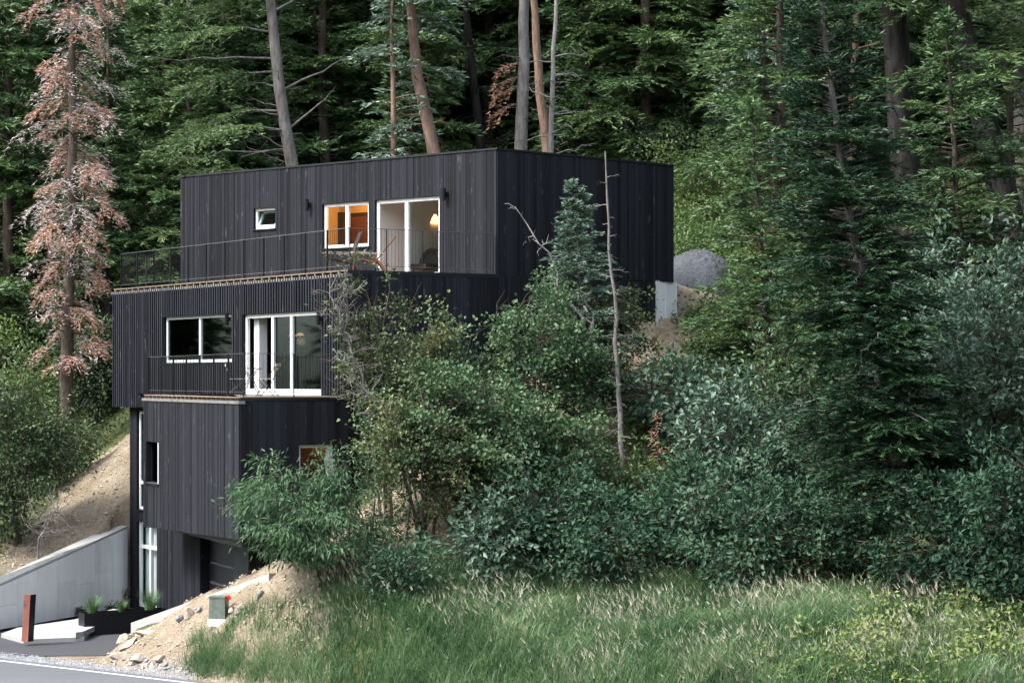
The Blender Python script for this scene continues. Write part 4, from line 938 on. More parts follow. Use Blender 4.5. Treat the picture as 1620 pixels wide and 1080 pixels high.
FT = [  # prototype, column, distance, scale, label
 ('a', 12, 84, 1.0, 'dark fir at the left picture edge with pale sky showing through'),
 ('a', 205, 92, 1.05, 'tall dark fir directly right of the dead brown conifer'),
 ('b', 262, 84, .95, 'green fir rising behind the left corner of the upper deck'),
 ('f', 330, 90, 1.0, 'wide yellow-green fir left of the leaning grey trunk, behind the roof'),
 ('b', 395, 97, 1.1, 'green fir with drooping boughs just behind the leaning grey trunk'),
 ('a', 172, 80, .7, 'short dark fir below the dead brown conifer, left of the ribbed box'),
 ('d', 100, 88, .9, 'small bushy fir behind the trunk of the dead brown conifer'),
 ('b', 480, 92, .95, 'green fir right of the leaning grey trunk, over the roof'),
 ('e', 545, 88, .9, 'greyish spruce left of the pair of reddish trunks'),
 ('a', 600, 103, 1.05, 'dark fir in the gap behind the pair of reddish trunks'),
 ('c', 745, 92, .95, 'bare-trunked dark pine between the reddish trunks and the tall grey trunk'),
 ('a', 720, 100, 1.0, 'dense dark fir left of the tall grey trunk, over the roof ridge'),
 ('a', 800, 104, 1.1, 'dark fir far behind the tall grey trunk'),
 ('c', 905, 97, 1.0, 'bare-trunked dark pine right of the orange-barked trunk'),
 ('a', 960, 92, 1.0, 'dark fir above the right half of the roof'),
 ('f', 1035, 86, .9, 'spreading green fir above the right corner of the roof'),
 ('b', 1100, 96, 1.05, 'tall green fir beyond the heap of crushed stone'),
 ('c', 1235, 84, .95, 'thin dark trunk with dead snags left of the thick dark trunk'),
 ('a', 1180, 95, 1.0, 'dark fir behind the big near fir, left side'),
 ('a', 1300, 98, 1.05, 'dark fir behind the top of the big near fir'),
 ('a', 1375, 90, .95, 'dark fir filling the gap left of the thick dark trunk'),
 ('b', 1490, 92, 1.0, 'dark green fir between the two thick dark trunks'),
 ('a', 1560, 84, .95, 'dark fir right of the leaning thick trunk'),
 ('c', 1610, 78, .9, 'dark bare-trunked pine cut by the right picture edge'),
 ('b', 1030, 95, 1.0, 'green fir in the dark gap above the right corner of the roof'),
 ('f', 985, 99, 1.0, 'spreading green fir far behind the side wall'),
 ('b', 935, 102, 1.1, 'tall green fir far behind the thin pale dead trunk'),
 ('b', 1095, 103, 1.1, 'tall green fir far above the bright slope'),
 ('b', 690, 90, .9, 'green fir right of the taller reddish trunk'),
 ('b', 930, 82, .75, 'green fir close behind the roof, left of the side wall middle'),
 ('a', 1020, 81, .8, 'dark fir close behind the right end of the roof'),
 ('d', 1068, 84, 1.1, 'bushy green fir just right of the roof end'),
 ('b', 355, 82, .8, 'green fir low behind the left half of the roof'),
 ('d', 300, 80, 1.1, 'bushy fir directly behind the left roof corner'),
 ('d', 515, 84, 1.15, 'bushy green fir between the leaning trunk and the reddish pair'),
 ('b', 575, 86, .85, 'green fir just left of the shorter reddish trunk'),
 ('d', 655, 82, 1., 'low bushy fir in the gap between the two reddish trunks'),
 ('f', 775, 88, .9, 'spreading fir left of the tall grey trunk'),
 ('b', 440, 86, .9, 'fir right behind the leaning grey trunk'),
 ('a', 880, 86, .8, 'dark fir right of the thin pale dead trunk'),
 ('b', 60, 96, 1.0, 'green fir left of the dead brown conifer'),
 ('b', 230, 100, 1.1, 'tall green fir left of the top box'),
 ('f', 1155, 88, .95, 'light green fir over the bright slope'),
 ('b', 1340, 82, .8, 'green fir behind the near fir, right of its top'),
 ('d', 1000, 90, .8, 'low green fir above the middle of the roof of the side wall'),
 ('e', 1215, 79, .8, 'pale grey-green spruce behind the slim young fir'),
]
for k, (key, u, Y, sc, lab) in enumerate(FT): forest(key, u, Y, sc, k*2.1, lab, 'conifers of the forest')
rr = random.Random(77)
ks = 0
for row_, (Y0, du) in enumerate(((97, 50), (104, 52), (114, 58), (128, 66), (144, 80))):  # mostly lighter fir kinds, their colour standing in for sunlit patches
    u = -140+row_*23
    while u < 1780:
        Yq = Y0+rr.uniform(-4, 4)
        if not (u < 110 and row_ in (1, 3, 4)): forest(rr.choice('abbfdbf'), u+rr.uniform(-14, 14), Yq, rr.uniform(.85, 1.2), rr.uniform(0, 6.28), 'dark conifer deep in the forest behind the front row of trees', 'conifers deep in the forest')
        u += du
# unseen conifers added outside the frame to shade the scene
for (x, y, key, sc) in ((26, 62, 'a', 1.1), (23, 52, 'c', 1.1), (30, 45, 'a', 1.), (27, 72, 'b', 1.1), (19.5, 58, 'a', 1.0), (-27, 75, 'a', .9), (34, 56, 'a', 1.2), (24, 34, 'a', 1.), (29, 38, 'a', 1.1), (17, 40, 'a', 1.), (21, 47, 'a', 1.), (15.5, 31, 'a', .95), (20, 36, 'c', 1.), (19, 27, 'b', 1.)):
    forest(key, x/y*F+810, y, sc, x, 'unseen dark conifer added outside the frame to shade the scene', 'unseen conifers added for shade')

for k, (x, y) in enumerate([(-62, 96), (-72, 88), (-54, 98), (-46, 104), (-78, 104), (-70, 112), (-56, 114), (-84, 92), (-88, 78), (-76, 66), (-34, 62), (-40, 70), (-46, 60), (-38, 80), (-52, 72), (-44, 88), (-50, 52), (-58, 62), (-60, 80), (-42, 52), (-34, 92), (-66, 70), (-56, 44), (-64, 54)]):
    forest('abfacb'[k % 6], x/y*F+810, y, 1.0, k, 'unseen dark conifer added beyond the left edge for the windows to reflect', 'unseen conifers added for window reflections')  # unseen trees added so the window panes mirror forest instead of sky

# ------------------------------------------------------------------ trees with a trunk you can follow
def path_px(pts, Y, base=None):
    """trunk points from columns and rows at one distance, carried down to the ground"""
    w_ = [P(u, v, Y) for u, v in pts]; p = np.array(w_)[::-1]; d = (p[1]-p[0])/max(1e-3, p[1][2]-p[0][2])
    zg = Z(p[0][0], p[0][1]); b = p[0]+d*(zg-p[0][2]); return np.vstack([b, p]) if zg < p[0][2] else p
def special(name, label, pts, Y, r_base_px, ext, mt, mc, seed, n_br=0, Rc=3, h0f=.5, leaf=(.22, .06), dens=16, dead=20, side=None, dead_len=1.6, dead_rise=.1, extra=None, dead_h=(0.05, .75), bark_n=10, droop=.25):
    p = path_px(pts, Y); base = p[0].copy(); p = p-base; d = (p[-1]-p[-2]); d /= d[2]; Hh_ = p[-1][2]
    p = np.vstack([p, p[-1]+d*ext*.5, p[-1]+(d*.7+[0, 0, .3])*ext]); H = p[-1][2]
    rng = np.random.default_rng(seed); r0 = r_base_px/2/(F/Y); zz = np.linspace(0, H, 16)
    pp = np.stack([np.interp(zz, p[:, 2], p[:, j]) for j in range(3)], 1); pp[1:-1, :2] += rng.normal(0, .025, (14, 2))
    tr, cr = conifer_mesh(seed, H, Rc, H*h0f, n_br, leaf, dens, trunk_r=r0, path=pp, dead=0, taper=.8, droop=droop, top=n_br > 0)
    for b in range(dead):
        h = H*rng.uniform(*dead_h)*(Hh_/H if ext > 3 else 1); a = rng.uniform(0, 6.283) if side is None else rng.uniform(*side); L = dead_len*rng.uniform(.3, 1.1)
        at_ = np.array([np.interp(h, zz, pp[:, j]) for j in range(3)])
        q = limb(tr, at_, (math.cos(a), math.sin(a)), L, dead_rise+rng.normal(0, .18), rng.uniform(-.1, .3), .011+.011*L, rng, 4, 7, 1., .09)
        for _ in range(3):
            c, dd = along(q, np.array([rng.uniform(.3, .95)])); a2 = a+rng.uniform(-.9, .9); limb(tr, c[0], (math.cos(a2), math.sin(a2)), L*.32, rng.normal(0, .3), .1, .009, rng, 3, 4, 1., .1)
    if extra: extra(tr, cr, pp, rng, base)
    return make_tree(name, label, 'tree', base, tr, cr, M[mt], mc if isinstance(mc, list) else M[mc])
# dead brown conifer at the left
def dead_crown(tr, cr, pp, rng, base):
    H = pp[-1, 2]
    for b in range(120):
        h = H*(.17+.83*(b+rng.random())/150); g = h/H; a = rng.uniform(0, 6.283); L = 1.65*(1-max(0, g-.6)*.6)*rng.uniform(.4, 1.1)*(.8+.4*min(1, g*2.2))
        at_ = np.array([np.interp(h, pp[:, 2], pp[:, j]) for j in range(3)])
        q = limb(tr, at_, (math.cos(a), math.sin(a)), L, .12+rng.normal(0, .1), .38, .012+.012*L, rng, 4, 7, 1., .07)
        br = rng.random() < .6
        spray(cr, q, L, rng, .12, .36, .16, .022, 16, droop=.6, start=.22, mat=1, tone=rng.random())
        if br: spray(cr, q, L, rng, .11, .34, .13, .036, 34, droop=.8, start=.45, mat=0)
special('dead_conifer', 'tall dead conifer with rust-brown needles and bare grey twigs at the left of the house', [(118, -10), (112, 150), (116, 330), (108, 480), (106, 640)], 74, 24, 5, 'bark_brown', [M['fir_brown'], M['fir_ash']], 21, dead=14, dead_len=2.6, extra=dead_crown, Rc=.1)
# leaning grey trunk over the roof
def left_boughs(tr, cr, pp, rng, base):
    H = pp[-1, 2]
    for (h, L, gr, ang, ri, dr) in ((.50, 5.2, 1, 3.1, .12, .12), (.38, 5.6, 0, 3.2, .05, .10), (.42, 4.2, 1, 3.5, .1, .2), (.30, 4.6, 1, 2.9, .1, .3), (.24, 4.8, 0, 3.1, .0, .08), (.20, 3.9, 1, 3.4, .12, .1), (.58, 4.6, 1, 2.8, .12, .25),
                                (.15, 3.6, 0, 3.0, .1, .4), (.33, 3.2, 0, .3, .55, .1), (.45, 3.0, 0, -.2, .5, .0), (.27, 1.9, 0, .1, .8, .0), (.48, 3.6, 1, 2.4, .2, .3), (.36, 4.4, 1, 2.6, .1, .2), (.27, 4.4, 1, 3.8, .1, .2), (.62, 5., 1, 3.3, .1, .2)):
        at_ = np.array([np.interp(h*H, pp[:, 2], pp[:, j]) for j in range(3)])
        q = limb(tr, at_, (math.cos(ang), math.sin(ang)), L, ri, dr, .05, rng, 5, 9, 1., .045)
        if gr: spray(cr, q, L, rng, .13, .3, .2, .05, 22, droop=.3, start=.2)
special('leaning_pine', 'leaning bare grey trunk rising behind the roof above the small window', [(424, -10), (440, 120), (450, 200), (462, 268)], 76, 25, 12, 'bark_grey', 'fir_green', 22, n_br=40, Rc=3.6, h0f=.5, dead=18, dead_len=2.2, dead_rise=.25, extra=left_boughs)
special('pine', 'shorter left one of the pair of reddish trunks behind the roof', [(622, 110), (624, 250)], 72, 19, 3.5, 'bark_red', 'fir_blue', 23, n_br=46, Rc=1.7, h0f=.42, dead=16, dead_len=1.1)
def wisps(tr, cr, pp, rng, base):
    H = pp[-1, 2]
    for (h, ang) in ((.30, 3.4), (.42, .2), (.47, 2.9), (.62, 3.1), (.66, .1), (.72, 3.6), (.75, -.3), (.18, 3.2), (.58, 5.)):
        at_ = np.array([np.interp(h*H, pp[:, 2], pp[:, j]) for j in range(3)]); L = rng.uniform(1.4, 2.3)
        q = limb(tr, at_, (math.cos(ang), math.sin(ang)), L, .1, .25, .025, rng, 4, 6, 1.); spray(cr, q, L, rng, .12, .35, .17, .045, 22, droop=.4)
special('pine', 'taller right one of the pair of reddish trunks behind the roof, leaning left', [(646, -5), (660, 120), (688, 250)], 72, 27, 7, 'bark_red', 'fir_blue', 24, n_br=55, Rc=2.6, h0f=.52, dead=34, dead_len=1.5, dead_rise=.05, extra=wisps)
def brown_tuft(tr, cr, pp, rng, base):
    for v in (100, 122, 140, 165):
        zt = ZC-(v-HOR)/F*73-base[2]; at_ = np.array([np.interp(zt, pp[:, 2], pp[:, j]) for j in range(3)])
        q = limb(tr, at_, (-1, -.15), 1.15, .1, .5, .02, rng, 4, 6, 1.); spray(cr, q, 1.15, rng, .1, .32, .15, .05, 22, droop=.8, mat=1)
special('pine', 'tall thick grey trunk above the front corner of the roof', [(829, -5), (826, 140), (824, 245)], 73, 25, 10, 'bark_grey', [M['fir_dark'], M['fir_brown']], 25, n_br=30, Rc=3, h0f=.62, dead=26, dead_len=1.3, extra=brown_tuft)
special('pine', 'orange-barked trunk just right of the tall thick grey trunk', [(846, 30), (852, 130), (866, 250)], 78, 19, 8, 'bark_red', 'fir_dark', 26, n_br=26, Rc=2.4, h0f=.6, dead=10, dead_len=1.0)
special('snag', 'thin pale dead trunk beside the orange-barked trunk', [(880, -5), (876, 110), (870, 250)], 74.5, 11, 5, 'deadwood', 'fir_dark', 27, n_br=0, dead=34, dead_len=1.7, dead_rise=.1)
special('pine', 'dark leaning trunk in the gap left of the tall grey trunk', [(734, 0), (748, 120), (764, 250)], 84, 17, 8, 'bark_dark', 'fir_dark', 28, n_br=30, Rc=2.5, h0f=.5, dead=14)
for k, (u0, u1, lab) in enumerate(((1008, 1012, 'slim dark trunk above the middle of the side wall'), (1075, 1078, 'slim brown trunk above the right corner of the roof'), (1140, 1142, 'slim trunk with bare twigs right of the roof corner'), (545, 552, 'slim dark trunk left of the pair of reddish trunks'), (500, 504, 'slim grey trunk between the leaning trunk and the reddish pair'))):
    special('pine', lab, [(u0, -5), (u1, 230)], 86, 11, 7, 'bark_brown', 'fir_dark', 60+k, n_br=20, Rc=2.2, h0f=.5, dead=16, dead_len=1.3)
# thick dark trunks at the right
special('old_fir', 'thickest dark upright trunk at the right behind the near fir', [(1412, -10), (1424, 150), (1436, 300), (1446, 420)], 66, 58, 14, 'bark_dark', 'fir_dark', 30, n_br=70, Rc=4.5, h0f=.42, dead=24, dead_len=2.4)
special('old_fir', 'thick dark trunk leaning to the left near the right picture edge', [(1508, -10), (1545, 150), (1585, 300), (1612, 420)], 64, 54, 12, 'bark_dark', 'fir_dark', 31, n_br=80, Rc=4.2, h0f=.34, dead=18, dead_len=2.)
special('pine', 'narrow reddish trunk behind the thickest dark trunk', [(1355, -5), (1352, 90)], 74, 16, 8, 'bark_red', 'fir_dark', 32, n_br=36, Rc=2.6, h0f=.35, dead=14)
special('pine', 'slender trunk half hidden left of the near fir', [(1232, -5), (1237, 160), (1222, 400)], 70, 18, 9, 'bark_brown', 'fir_green', 33, n_br=110, Rc=3.4, h0f=.12, dens=30, leaf=(.22, .06), dead=24, dead_len=2.4)
special('pine', 'slender trunk at the far right between leaning trunk and picture edge', [(1588, -5), (1600, 250)], 68, 14, 8, 'bark_brown', 'fir_dark', 34, n_br=40, Rc=2.6, h0f=.25, dead=14)
# the near fir
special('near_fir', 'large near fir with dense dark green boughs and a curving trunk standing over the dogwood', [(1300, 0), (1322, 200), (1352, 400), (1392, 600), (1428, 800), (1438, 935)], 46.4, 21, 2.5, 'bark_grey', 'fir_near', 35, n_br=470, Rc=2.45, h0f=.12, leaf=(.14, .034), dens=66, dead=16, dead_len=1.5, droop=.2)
special('young_fir', 'slim dark young fir just left of the large near fir', [(1190, 190), (1206, 400), (1222, 640)], 57, 15, .4, 'bark_brown', 'fir_green', 36, n_br=150, Rc=2.6, h0f=.08, leaf=(.17, .045), dens=38, dead=10, dead_len=1.2)
special('fir', 'drooping fir leaning in at the upper right above the dogwood leaves', [(1500, 60), (1512, 300), (1530, 520)], 58, 18, .6, 'bark_brown', 'fir_dark', 37, n_br=150, Rc=3.0, h0f=.12, leaf=(.18, .05), dens=36, dead=10)
special('young_spruce', 'small blue-green spruce in front of the dark side wall', [(908, 298), (914, 380), (921, 470), (930, 560)], 56.3, 9, .15, 'bark_grey', 'fir_blue', 38, n_br=150, Rc=1.75, h0f=.08, leaf=(.11, .042), dens=80, dead=0, droop=.05)
special('dead_pole', 'thin bare dead pole of a tree standing in front of the side wall', [(958, 252), (966, 400), (978, 600), (988, 775)], 52.9, 11, .2, 'bark_grey', 'fir_dark', 39, n_br=0, dead=46, dead_len=.5, dead_rise=.05, dead_h=(.1, .97))
special('dead_sapling', 'little orange-brown dead sapling on the slope right of the bare pole', [(1040, 662), (1042, 745)], 53, 5, .1, 'bark_brown', [M['fir_brown']], 40, n_br=40, Rc=.55, h0f=.15, leaf=(.07, .025), dens=26, dead=4, dead_len=.4)
special('fir_sapling', 'bright green bushy fir sapling right of the bare pole', [(1030, 580), (1032, 690)], 56.5, 6, .1, 'bark_brown', 'bright', 41, n_br=90, Rc=1.5, h0f=.05, leaf=(.1, .03), dens=26, dead=0)

# ------------------------------------------------------------------ broad-leaved shrubs
def shrub_mesh(seed, rx, ry, H, n_cl, n_lf, leaf, crad=.4, stems=7, lean=(0, 0), base_spread=.25, droopy=0., hollow=.45, twigs=0, zlo=.12, clear=.0, sr=.035, bumps=None, flat=.55):
    """stems branching to leaf clusters spread through an uneven crown"""
    rng = np.random.default_rng(seed); st = MB(); lf = MB()
    ends = []; sp = []
    for k in range(stems):
        a = rng.uniform(0, 6.283); b = np.array([math.cos(a), math.sin(a), 0])*base_spread*rng.random(); e = np.array([math.cos(a)*rx*rng.uniform(.2, .8)+lean[0], math.sin(a)*ry*rng.uniform(.2, .8)+lean[1], H*rng.uniform(.55, .9)])
        s = np.linspace(0, 1, 8)[:, None]; pts = b+(e-b)*np.concatenate([s**1.5, s**1.5, s], 1)+rng.normal(0, .035*H/3, (8, 3))*s; st.tube(np.vstack([pts[:1]-[0, 0, .4], pts]), np.concatenate([[sr*1.1], sr*(1-.75*s[:, 0])]), 6, rng.random()); sp.append(pts)
    SP = np.concatenate([p[2:] for p in sp])
    C = []
    while len(C) < n_cl:
        p = rng.uniform(-1, 1, 3); r = np.linalg.norm(p)
        if r > 1 or r < hollow*rng.random(): continue
        a = math.atan2(p[1], p[0]); k = 1+.20*math.sin(3*a+seed+p[2]*2)+.16*math.sin(5*a+2*p[2]*3+seed*2); p = p*[1, 1, 1+.28*math.sin(2*a+seed*1.7)+.2*math.sin(5*a+seed)] if p[2] > 0 else p
        c = np.array([p[0]*rx*k+lean[0]*(p[2]*.5+.5), p[1]*ry*k+lean[1]*(p[2]*.5+.5), H*(zlo+(1-zlo)*(p[2]*.5+.5))])
        if c[2] < clear: continue
        if bumps is not None and not bumps(c, rng): continue
        C.append(c)
    C = np.array(C)
    for c in C:
        j = np.argmin(np.linalg.norm(SP-c+np.array([0, 0, .35]), axis=1)); b = SP[j]; L = np.linalg.norm(c-b); m_ = (b+c)/2+rng.normal(0, .08*L, 3)+[0, 0, .06*L]
        st.tube([b, m_, c], [max(.007, sr*.35), max(.006, sr*.22), .004], 4, rng.random(), cap=False)
    per = np.maximum(3, (n_lf/n_cl*rng.uniform(.4, 1.6, n_cl)).astype(int)); idx = np.repeat(np.arange(n_cl), per); N = len(idx)
    off = rng.normal(size=(N, 3))*crad*np.array([.6, .6, .38]); pos = C[idx]+off
    cen_ = np.array([lean[0]*.5, lean[1]*.5, H*.45]); outw = nrm(pos-cen_)
    ton = rng.random(n_cl)
    d = nrm(off*.9+outw*.35+rng.normal(size=(N, 3))*.45+np.array([0, 0, -.15-droopy])); nn = nrm(outw*.5+np.array([0, 0, 1.])+rng.normal(size=(N, 3))*flat)
    L = leaf[0]*rng.uniform(.6, 1.25, N); lf.leaves(pos, d, nn, L, leaf[1]*rng.uniform(.7, 1.2, N), np.clip(ton[idx]*.55+rng.random(N)*.45, 0, 1))
    for k in range(twigs):
        a = rng.uniform(0, 6.283); c = C[rng.integers(n_cl)]; d_ = nrm(c-cen_+rng.normal(size=3)*.3); L = rng.uniform(.35, .9); st.tube([c, c+d_*L*.5+rng.normal(0, .04, 3), c+d_*L+rng.normal(0, .08, 3)], [.010, .007, .003], 4, 1.)
    return st, lf
def shrub(name, label, u, v, Y, seed, wpx, hpx, mleaf, mstem='bark_brown', cat='shrub', **k):
    """centred on column u, its foot at row v (or on the ground) at distance Y"""
    s = F/Y; b = onray(u, Y)
    if v is not None: H = (ZC-(v-hpx-HOR)/F*Y)-b[2]
    else: H = hpx/s
    st, lf = shrub_mesh(seed, wpx/2/s, k.pop('depth', .8)*wpx/2/s, H, **k)
    return make_tree(name, label, cat, b, st, lf, M[mstem], M[mleaf], crown='foliage')
# elder bush hanging over the lower box
shrub('elder_bush', 'bright green elder bush with long narrow leaves in front of the lower box', 518, None, 50.2, 101, 290, 190, 'willow', n_cl=130, n_lf=9000, leaf=(.19, .05), crad=.33, stems=11, droopy=.5, lean=(-.5, -.2), zlo=.16, hollow=.3, twigs=14, flat=.5, sr=.025, base_spread=.5)
# maples in front of the side wall
mp_ = dict(leaf=(.11, .10), flat=.75)
shrub('maple', 'slanting-stemmed maple with dense green leaves below the middle box, centre of the picture', 735, 905, 51.5, 102, 290, 335, 'maple', cat='maple tree', n_cl=190, n_lf=12000, crad=.31, stems=8, lean=(-.7, .3), zlo=.22, twigs=18, sr=.06, **mp_)
shrub('maple', 'rounded dense maple left of the bare pole, its top against the dark wall', 862, 760, 54, 103, 225, 300, 'maple', cat='maple tree', n_cl=190, n_lf=12000, crad=.30, stems=8, zlo=.12, twigs=10, sr=.04, **mp_)
shrub('maple', 'tall thin olive-leaved maple reaching the upper deck at the corner of the middle box', 612, 860, 52.2, 104, 150, 440, 'maple_dry', cat='maple tree', n_cl=80, n_lf=3400, crad=.30, stems=6, lean=(-.35, .1), zlo=.28, twigs=46, sr=.045, hollow=.1, leaf=(.11, .085))
shrub('maple', 'spiky-topped maple with two leafy leaders against the dark wall left of the rounded maple', 745, 790, 53.6, 105, 190, 285, 'maple', cat='maple tree', n_cl=55, n_lf=3000, crad=.33, stems=7, zlo=.2, twigs=30, sr=.035, hollow=.1, **mp_)
shrub('maple', 'leafy leader of a young maple below the upper deck edge', 690, 760, 53.2, 106, 70, 270, 'maple_dry', cat='maple tree', n_cl=42, n_lf=2000, crad=.3, stems=3, zlo=.35, twigs=14, sr=.03, hollow=.1, leaf=(.11, .09))
shrub('maple', 'brownish thin-leaved maple low in front of the basement wall', 668, 880, 50.8, 107, 190, 270, 'maple_dry', 'bark_brown', 'maple tree', n_cl=120, n_lf=5200, crad=.35, stems=6, lean=(-.2, 0), zlo=.15, twigs=30, sr=.05, leaf=(.10, .08))
shrub('maple', 'olive-green maple right behind the blue-green spruce and the bare pole', 962, 640, 56.8, 108, 120, 190, 'maple_dry', cat='maple tree', n_cl=80, n_lf=4200, crad=.36, stems=6, zlo=.15, twigs=16, leaf=(.11, .09))
shrub('maple', 'shaded maple under the rounded maple, left of the bare pole foot', 850, 865, 52.2, 109, 220, 220, 'maple', cat='maple tree', n_cl=150, n_lf=8000, crad=.34, stems=8, zlo=.1, twigs=8, **mp_)
# dead twiggy brush in front of the corner, and bare snags
def brush(name, label, u0, v0, u1, v1, Y, seed, n, spread, m='deadwood', foot=None, tw=6):
    rng = np.random.default_rng(seed); b = onray(*(foot or (u0, Y))); q = MB(); a0 = P(u0, v0, Y); a1 = P(u1, v1, Y)
    s = np.linspace(0, 1, 9)[:, None]; stem = np.vstack([b-[0, 0, .3], b+(a0-b)*.5+rng.normal(0, .08, 3), a0+(a1-a0)*s+rng.normal(0, .06, (9, 3))]); q.tube(stem-b, np.linspace(.042, .012, len(stem)), 6)
    for k in range(n):
        c, d = along(stem[2:], np.array([rng.random()])); dd = nrm(d[0]*.5+rng.normal(size=3)*[1, .6, .8]); L = spread*rng.uniform(.3, 1.1)
        p = [c[0], c[0]+dd*L*.5+rng.normal(0, .05, 3), c[0]+dd*L+rng.normal(0, .1, 3)]; q.tube(np.array(p)-b, [.012, .008, .004], 4)
        for _ in range(tw):
            f = rng.uniform(.3, 1); c2 = c[0]+dd*L*f; d2 = nrm(dd+rng.normal(size=3)*.9); q.tube(np.array([c2, c2+d2*L*.22, c2+d2*L*.4+rng.normal(0, .04, 3)])-b, [.007, .005, .003], 3)
    o = q.build(name, M[m], smooth=False); o.location = b; return tag(o, label, 'dead branch' if 'snag' not in name else 'snag')
brush('bare_bush', 'tangle of bare grey twigs in front of the right end of the ribbed wall', 585, 640, 520, 440, 51.6, 201, 40, .7, 'bark_grey', tw=8)
brush('bare_bush', 'thin bare twigs hanging below the corner of the middle box', 640, 700, 560, 590, 51.4, 202, 36, .6, 'deadwood')
brush('snag', 'crooked bare snag forking up against the dark side wall', 930, 520, 822, 338, 54.6, 203, 9, .42, 'deadwood', tw=2)
brush('snag', 'short thin bare stick right of the crooked snag', 934, 500, 912, 462, 54.8, 204, 3, .2, 'deadwood', tw=1)
brush('bare_bush', 'bleached dead branches spread over the bush above the retaining wall', 60, 850, 95, 800, 63.5, 205, 40, 1.0, 'bark_grey', tw=4)
brush('bare_bush', 'brown brushwood heaped at the foot of the bare pole', 990, 790, 1020, 750, 53.4, 206, 46, .7, 'bark_grey', tw=4)
# dogwood thickets
dg = dict(leaf=(.16, .088), flat=.75); al = dict(leaf=(.19, .11), flat=.75)
DG = [(860, 925, 50.0, 200, 190, 'dogwood', 'low dogwood bush under the maples left of the middle'), (980, 930, 49.2, 240, 150, 'dogwood', 'dogwood bush in front of the foot of the bare pole'), (1085, 930, 49.4, 210, 205, 'dogwood', 'dark dogwood thicket between the bare pole foot and the near fir'),
      (1150, 800, 52.5, 210, 200, 'alder', 'pale silvery-leaved bush left of the near fir, half way up the slope'), (1090, 690, 55.4, 170, 120, 'alder', 'silvery bush behind the dead orange sapling'), (1190, 920, 47.8, 230, 190, 'dogwood', 'broad dogwood bush left of the trunk of the near fir'),
      (1320, 950, 48.6, 230, 170, 'dogwood', 'shaded dogwood bush right under the boughs of the near fir'), (1510, 985, 44.6, 230, 230, 'dogwood', 'dark dogwood bush right of the trunk of the near fir'), (1615, 1010, 43.0, 220, 300, 'dogwood', 'dark dogwood bush cut by the right picture edge'),
      (1565, 830, 49.5, 300, 380, 'alder', 'large silvery-leaved bush at the right edge with sprays of pale leaves'), (1470, 700, 53, 260, 300, 'alder', 'silvery-leaved bush behind the trunk of the near fir'), (1600, 620, 56, 200, 250, 'alder', 'upper silvery bush at the right edge below the leaning trunk'),
      (890, 860, 50.8, 120, 130, 'maple', 'mid-green leafy bush left of the foot of the bare pole'), (1020, 800, 52.4, 110, 90, 'bright', 'small yellow-green bush just right of the foot of the bare pole'), (1110, 760, 53.6, 150, 110, 'under', 'dull green bush below the dead orange sapling'), (1240, 700, 54.6, 150, 190, 'maple', 'mid-green bush half hidden left of the near fir'), (1400, 560, 60, 200, 150, 'under', 'dull green bush behind the upper part of the near fir'),
      (1300, 840, 52, 220, 150, 'dogwood', 'dogwood behind the lower boughs of the near fir'), (790, 900, 49.6, 130, 110, 'alder', 'small pale-leaved bush at the foot of the slanting maple stem'), (640, 930, 48.8, 130, 80, 'dogwood', 'low dark leafy plant right of the elder bush')]
for k, (u, v, Y, wp, hp, m, lab) in enumerate(DG):
    shrub('dogwood_bush' if m == 'dogwood' else 'silvery_bush' if m == 'alder' else 'leafy_bush', lab, u, v, Y, 300+k, wp, hp, m, n_cl=int(wp*hp/330)+20, n_lf=int(wp*hp*(.085 if m == 'dogwood' else .07))+500, crad=.33, stems=7, zlo=.06, twigs=10 if m == 'alder' else 4, hollow=.5, bumps=None, **(al if m == 'alder' else dg))
# bright bushes of the hillside
HB = [(1100, 330, 76, 150, 120, 'bright', 'bright yellow-green bush beyond the right corner of the house, above the stone heap'), (1165, 460, 68, 150, 90, 'bright', 'bright bush on the slope right of the stone heap'), (1170, 560, 61, 160, 90, 'bright', 'bright-leaved green bush on the slope below the stone heap'),
      (1085, 600, 59.0, 110, 50, 'maple', 'green bush at the foot of the concrete footing'), (1050, 280, 80, 170, 110, 'under', 'dull green bush above the right corner of the roof'), (1135, 530, 62.5, 120, 60, 'bright', 'low bright bush at the edge of the orange-tan bank below the stone heap'), (1240, 430, 72, 150, 130, 'bright', 'yellow-green bush glimpsed behind the slim young fir'),
      (1500, 400, 74, 220, 120, 'bright', 'yellow-green bush between the two thick dark trunks'), (985, 262, 82, 160, 80, 'under', 'green bush peeping over the roof of the side wall'), (1590, 500, 68, 120, 140, 'lime', 'yellowish bush at the right edge above the silvery bush'),
      (25, 850, 65.5, 170, 280, 'under', 'large dark green bush above the left end of the retaining wall'), (95, 850, 69.5, 110, 110, 'under', 'dark green bush in the middle of the sandy bank'), (20, 700, 76, 170, 230, 'bright', 'light green bush at the left edge below the dead conifer'),
      (150, 700, 78, 120, 190, 'under', 'dark bush left of the ribbed box below the dead conifer'), (95, 680, 82, 150, 160, 'maple', 'green bush behind the foot of the dead conifer'), (560, 262, 80, 150, 80, 'under', 'bush showing over the roof left of the reddish trunks'),
      (290, 300, 88, 100, 110, 'lime', 'patch of yellow leaves behind the left corner of the top box')]
for k, (u, v, Y, wp, hp, m, lab) in enumerate(HB):
    shrub('bush', lab, u, None, Y, 400+k, wp, hp, m, cat='bush', n_cl=int(wp*hp/300)+20, n_lf=int(wp*hp*.16)+600, crad=.45, stems=6, zlo=.05, hollow=.5, twigs=8, leaf=(.14, .10), flat=.8)
